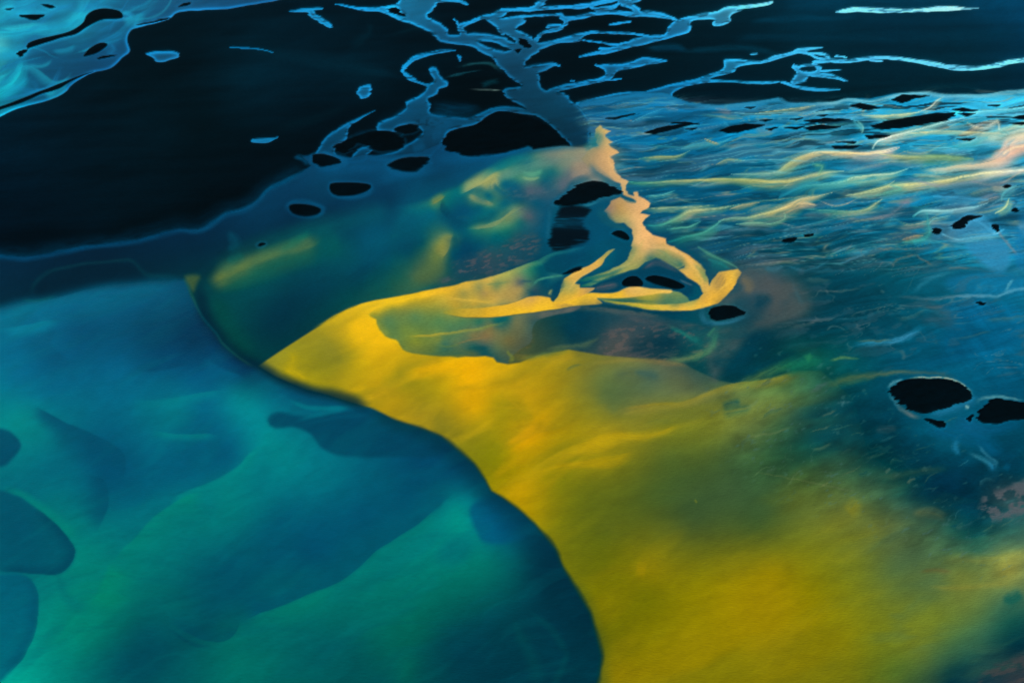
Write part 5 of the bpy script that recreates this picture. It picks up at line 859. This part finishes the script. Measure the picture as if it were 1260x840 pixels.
def material(name, rough, spec, bumps, tint=0.0, rot=10):
    m = bpy.data.materials.new(name); m.use_nodes = True
    t = m.node_tree; b = t.nodes['Principled BSDF']
    b.inputs['Roughness'].default_value = rough; b.inputs['Specular IOR Level'].default_value = spec
    at = t.nodes.new('ShaderNodeAttribute'); at.attribute_name = 'silt'
    tc = t.nodes.new('ShaderNodeNewGeometry')
    src = at.outputs['Color']
    prev = None
    for k, (sx, sy, rot, strength, dist) in enumerate(bumps):
        mp = t.nodes.new('ShaderNodeMapping'); mp.inputs['Scale'].default_value = (1 / sx, 1 / sy, 1); mp.inputs['Rotation'].default_value = (0, 0, math.radians(rot))
        t.links.new(tc.outputs['Position'], mp.inputs['Vector'])
        no = t.nodes.new('ShaderNodeTexNoise'); no.inputs['Scale'].default_value = 1.0; no.inputs['Detail'].default_value = 3.0; no.inputs['Distortion'].default_value = .4
        t.links.new(mp.outputs[0], no.inputs['Vector'])
        bu = t.nodes.new('ShaderNodeBump'); bu.inputs['Strength'].default_value = strength; bu.inputs['Distance'].default_value = dist
        t.links.new(no.outputs['Fac'], bu.inputs['Height'])
        if prev is not None: t.links.new(prev.outputs[0], bu.inputs['Normal'])
        prev = bu
    if prev is not None: t.links.new(prev.outputs[0], b.inputs['Normal'])
    # fine tone grain in the base colour, imitating ripple shading on water
    no = t.nodes.new('ShaderNodeTexNoise'); no.inputs['Scale'].default_value = 1.0; no.inputs['Detail'].default_value = 3.0
    mp = t.nodes.new('ShaderNodeMapping'); mp.inputs['Rotation'].default_value = (0, 0, math.radians(rot)); mp.inputs['Scale'].default_value = (.14, .34, 1)
    t.links.new(tc.outputs['Position'], mp.inputs['Vector']); t.links.new(mp.outputs[0], no.inputs['Vector'])
    mr = t.nodes.new('ShaderNodeMapRange'); mr.inputs['From Min'].default_value = .25; mr.inputs['From Max'].default_value = .75
    mr.inputs['To Min'].default_value = 1 - tint; mr.inputs['To Max'].default_value = 1 + tint
    t.links.new(no.outputs['Fac'], mr.inputs['Value'])
    vm = t.nodes.new('ShaderNodeVectorMath'); vm.operation = 'SCALE'
    t.links.new(src, vm.inputs[0]); t.links.new(mr.outputs[0], vm.inputs['Scale'])
    t.links.new(vm.outputs[0], b.inputs['Base Color'])
    return m

M_blue = material('braided_water', .4, .03, [(9, 2.6, 12, .5, .4)], .14)
M_teal = material('lagoon_water', .32, .06, [(5.5, 1.9, 22, 1.0, .55), (28, 9, 24, .3, .8)], .05, 22)
M_yell = material('silty_water', .36, .05, [(5.0, 1.9, 28, 1.0, .6), (26, 9, 20, .3, .8)], .06, 28)
M_sand = material('black_sand', .9, .02, [(12, 6, 8, .3, .4)], .2)

def sheet(name, sel, mat):
    q = quads[sel].reshape(-1, 4)
    if len(q) == 0: return None
    used, inv = np.unique(q, return_inverse=True)
    inv = inv.reshape(-1, 4)
    me = bpy.data.meshes.new(name)
    co = CO[used].astype(np.float32)
    origin = np.array([co[:, 0].mean(), co[:, 1].mean(), 0.0], np.float32)
    co = co - origin
    me.vertices.add(len(used)); me.vertices.foreach_set('co', co.ravel())
    me.loops.add(len(q) * 4); me.loops.foreach_set('vertex_index', inv.ravel().astype(np.int32))
    me.polygons.add(len(q)); me.polygons.foreach_set('loop_start', np.arange(0, len(q) * 4, 4, dtype=np.int32))
    me.polygons.foreach_set('use_smooth', np.ones(len(q), bool))
    me.update(calc_edges=True)
    at = me.attributes.new('silt', 'FLOAT_COLOR', 'POINT')  # whole surface colour, painted sky reflections included
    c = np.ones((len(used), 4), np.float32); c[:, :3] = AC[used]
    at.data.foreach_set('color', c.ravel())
    me.materials.append(mat)
    ob = bpy.data.objects.new(name, me); ob.location = origin.tolist()
    scene.collection.objects.link(ob)
    return ob
for name, k, mat, lab in [('water', 0, M_blue, 'blue shallow water and braided meltwater channels'), ('lagoon', 1, M_teal, 'turquoise lagoon water with drowned shoals'),
                     ('river', 2, M_yell, 'river water thick with yellow silt'), ('ground', 3, M_sand, 'plain of black volcanic sand')]:
    o = sheet(name, fc == k, mat); o['kind'] = 'structure'; o['label'] = lab
for i, (pts, label, f, wp, gr) in enumerate(ISL):
    o = sheet('sandbar', fc == 10 + i, M_sand)
    if o is not None:
        o['label'] = label; o['category'] = 'sandbar'; o['group'] = 'black sandbars in the delta'

# the plain beyond the traced delta, one sheet to the horizon
me = bpy.data.meshes.new('terrain')
R = 60000.0
me.from_pydata([(-R, -R, -6), (R, -R, -6), (R, R, -6), (-R, R, -6)], [], [(0, 1, 2, 3)])
m = bpy.data.materials.new('far_sand'); m.use_nodes = True
b = m.node_tree.nodes['Principled BSDF']; b.inputs['Roughness'].default_value = .85; b.inputs['Specular IOR Level'].default_value = .05
no = m.node_tree.nodes.new('ShaderNodeTexNoise'); no.inputs['Scale'].default_value = .002; no.inputs['Detail'].default_value = 6
cr = m.node_tree.nodes.new('ShaderNodeValToRGB'); cr.color_ramp.elements[0].color = (.001, .006, .010, 1); cr.color_ramp.elements[1].color = (.002, .03, .05, 1)
ge = m.node_tree.nodes.new('ShaderNodeNewGeometry')
m.node_tree.links.new(ge.outputs['Position'], no.inputs['Vector']); m.node_tree.links.new(no.outputs['Fac'], cr.inputs[0]); m.node_tree.links.new(cr.outputs[0], b.inputs['Base Color'])
me.materials.append(m)
o = bpy.data.objects.new('terrain', me); scene.collection.objects.link(o); o['kind'] = 'structure'
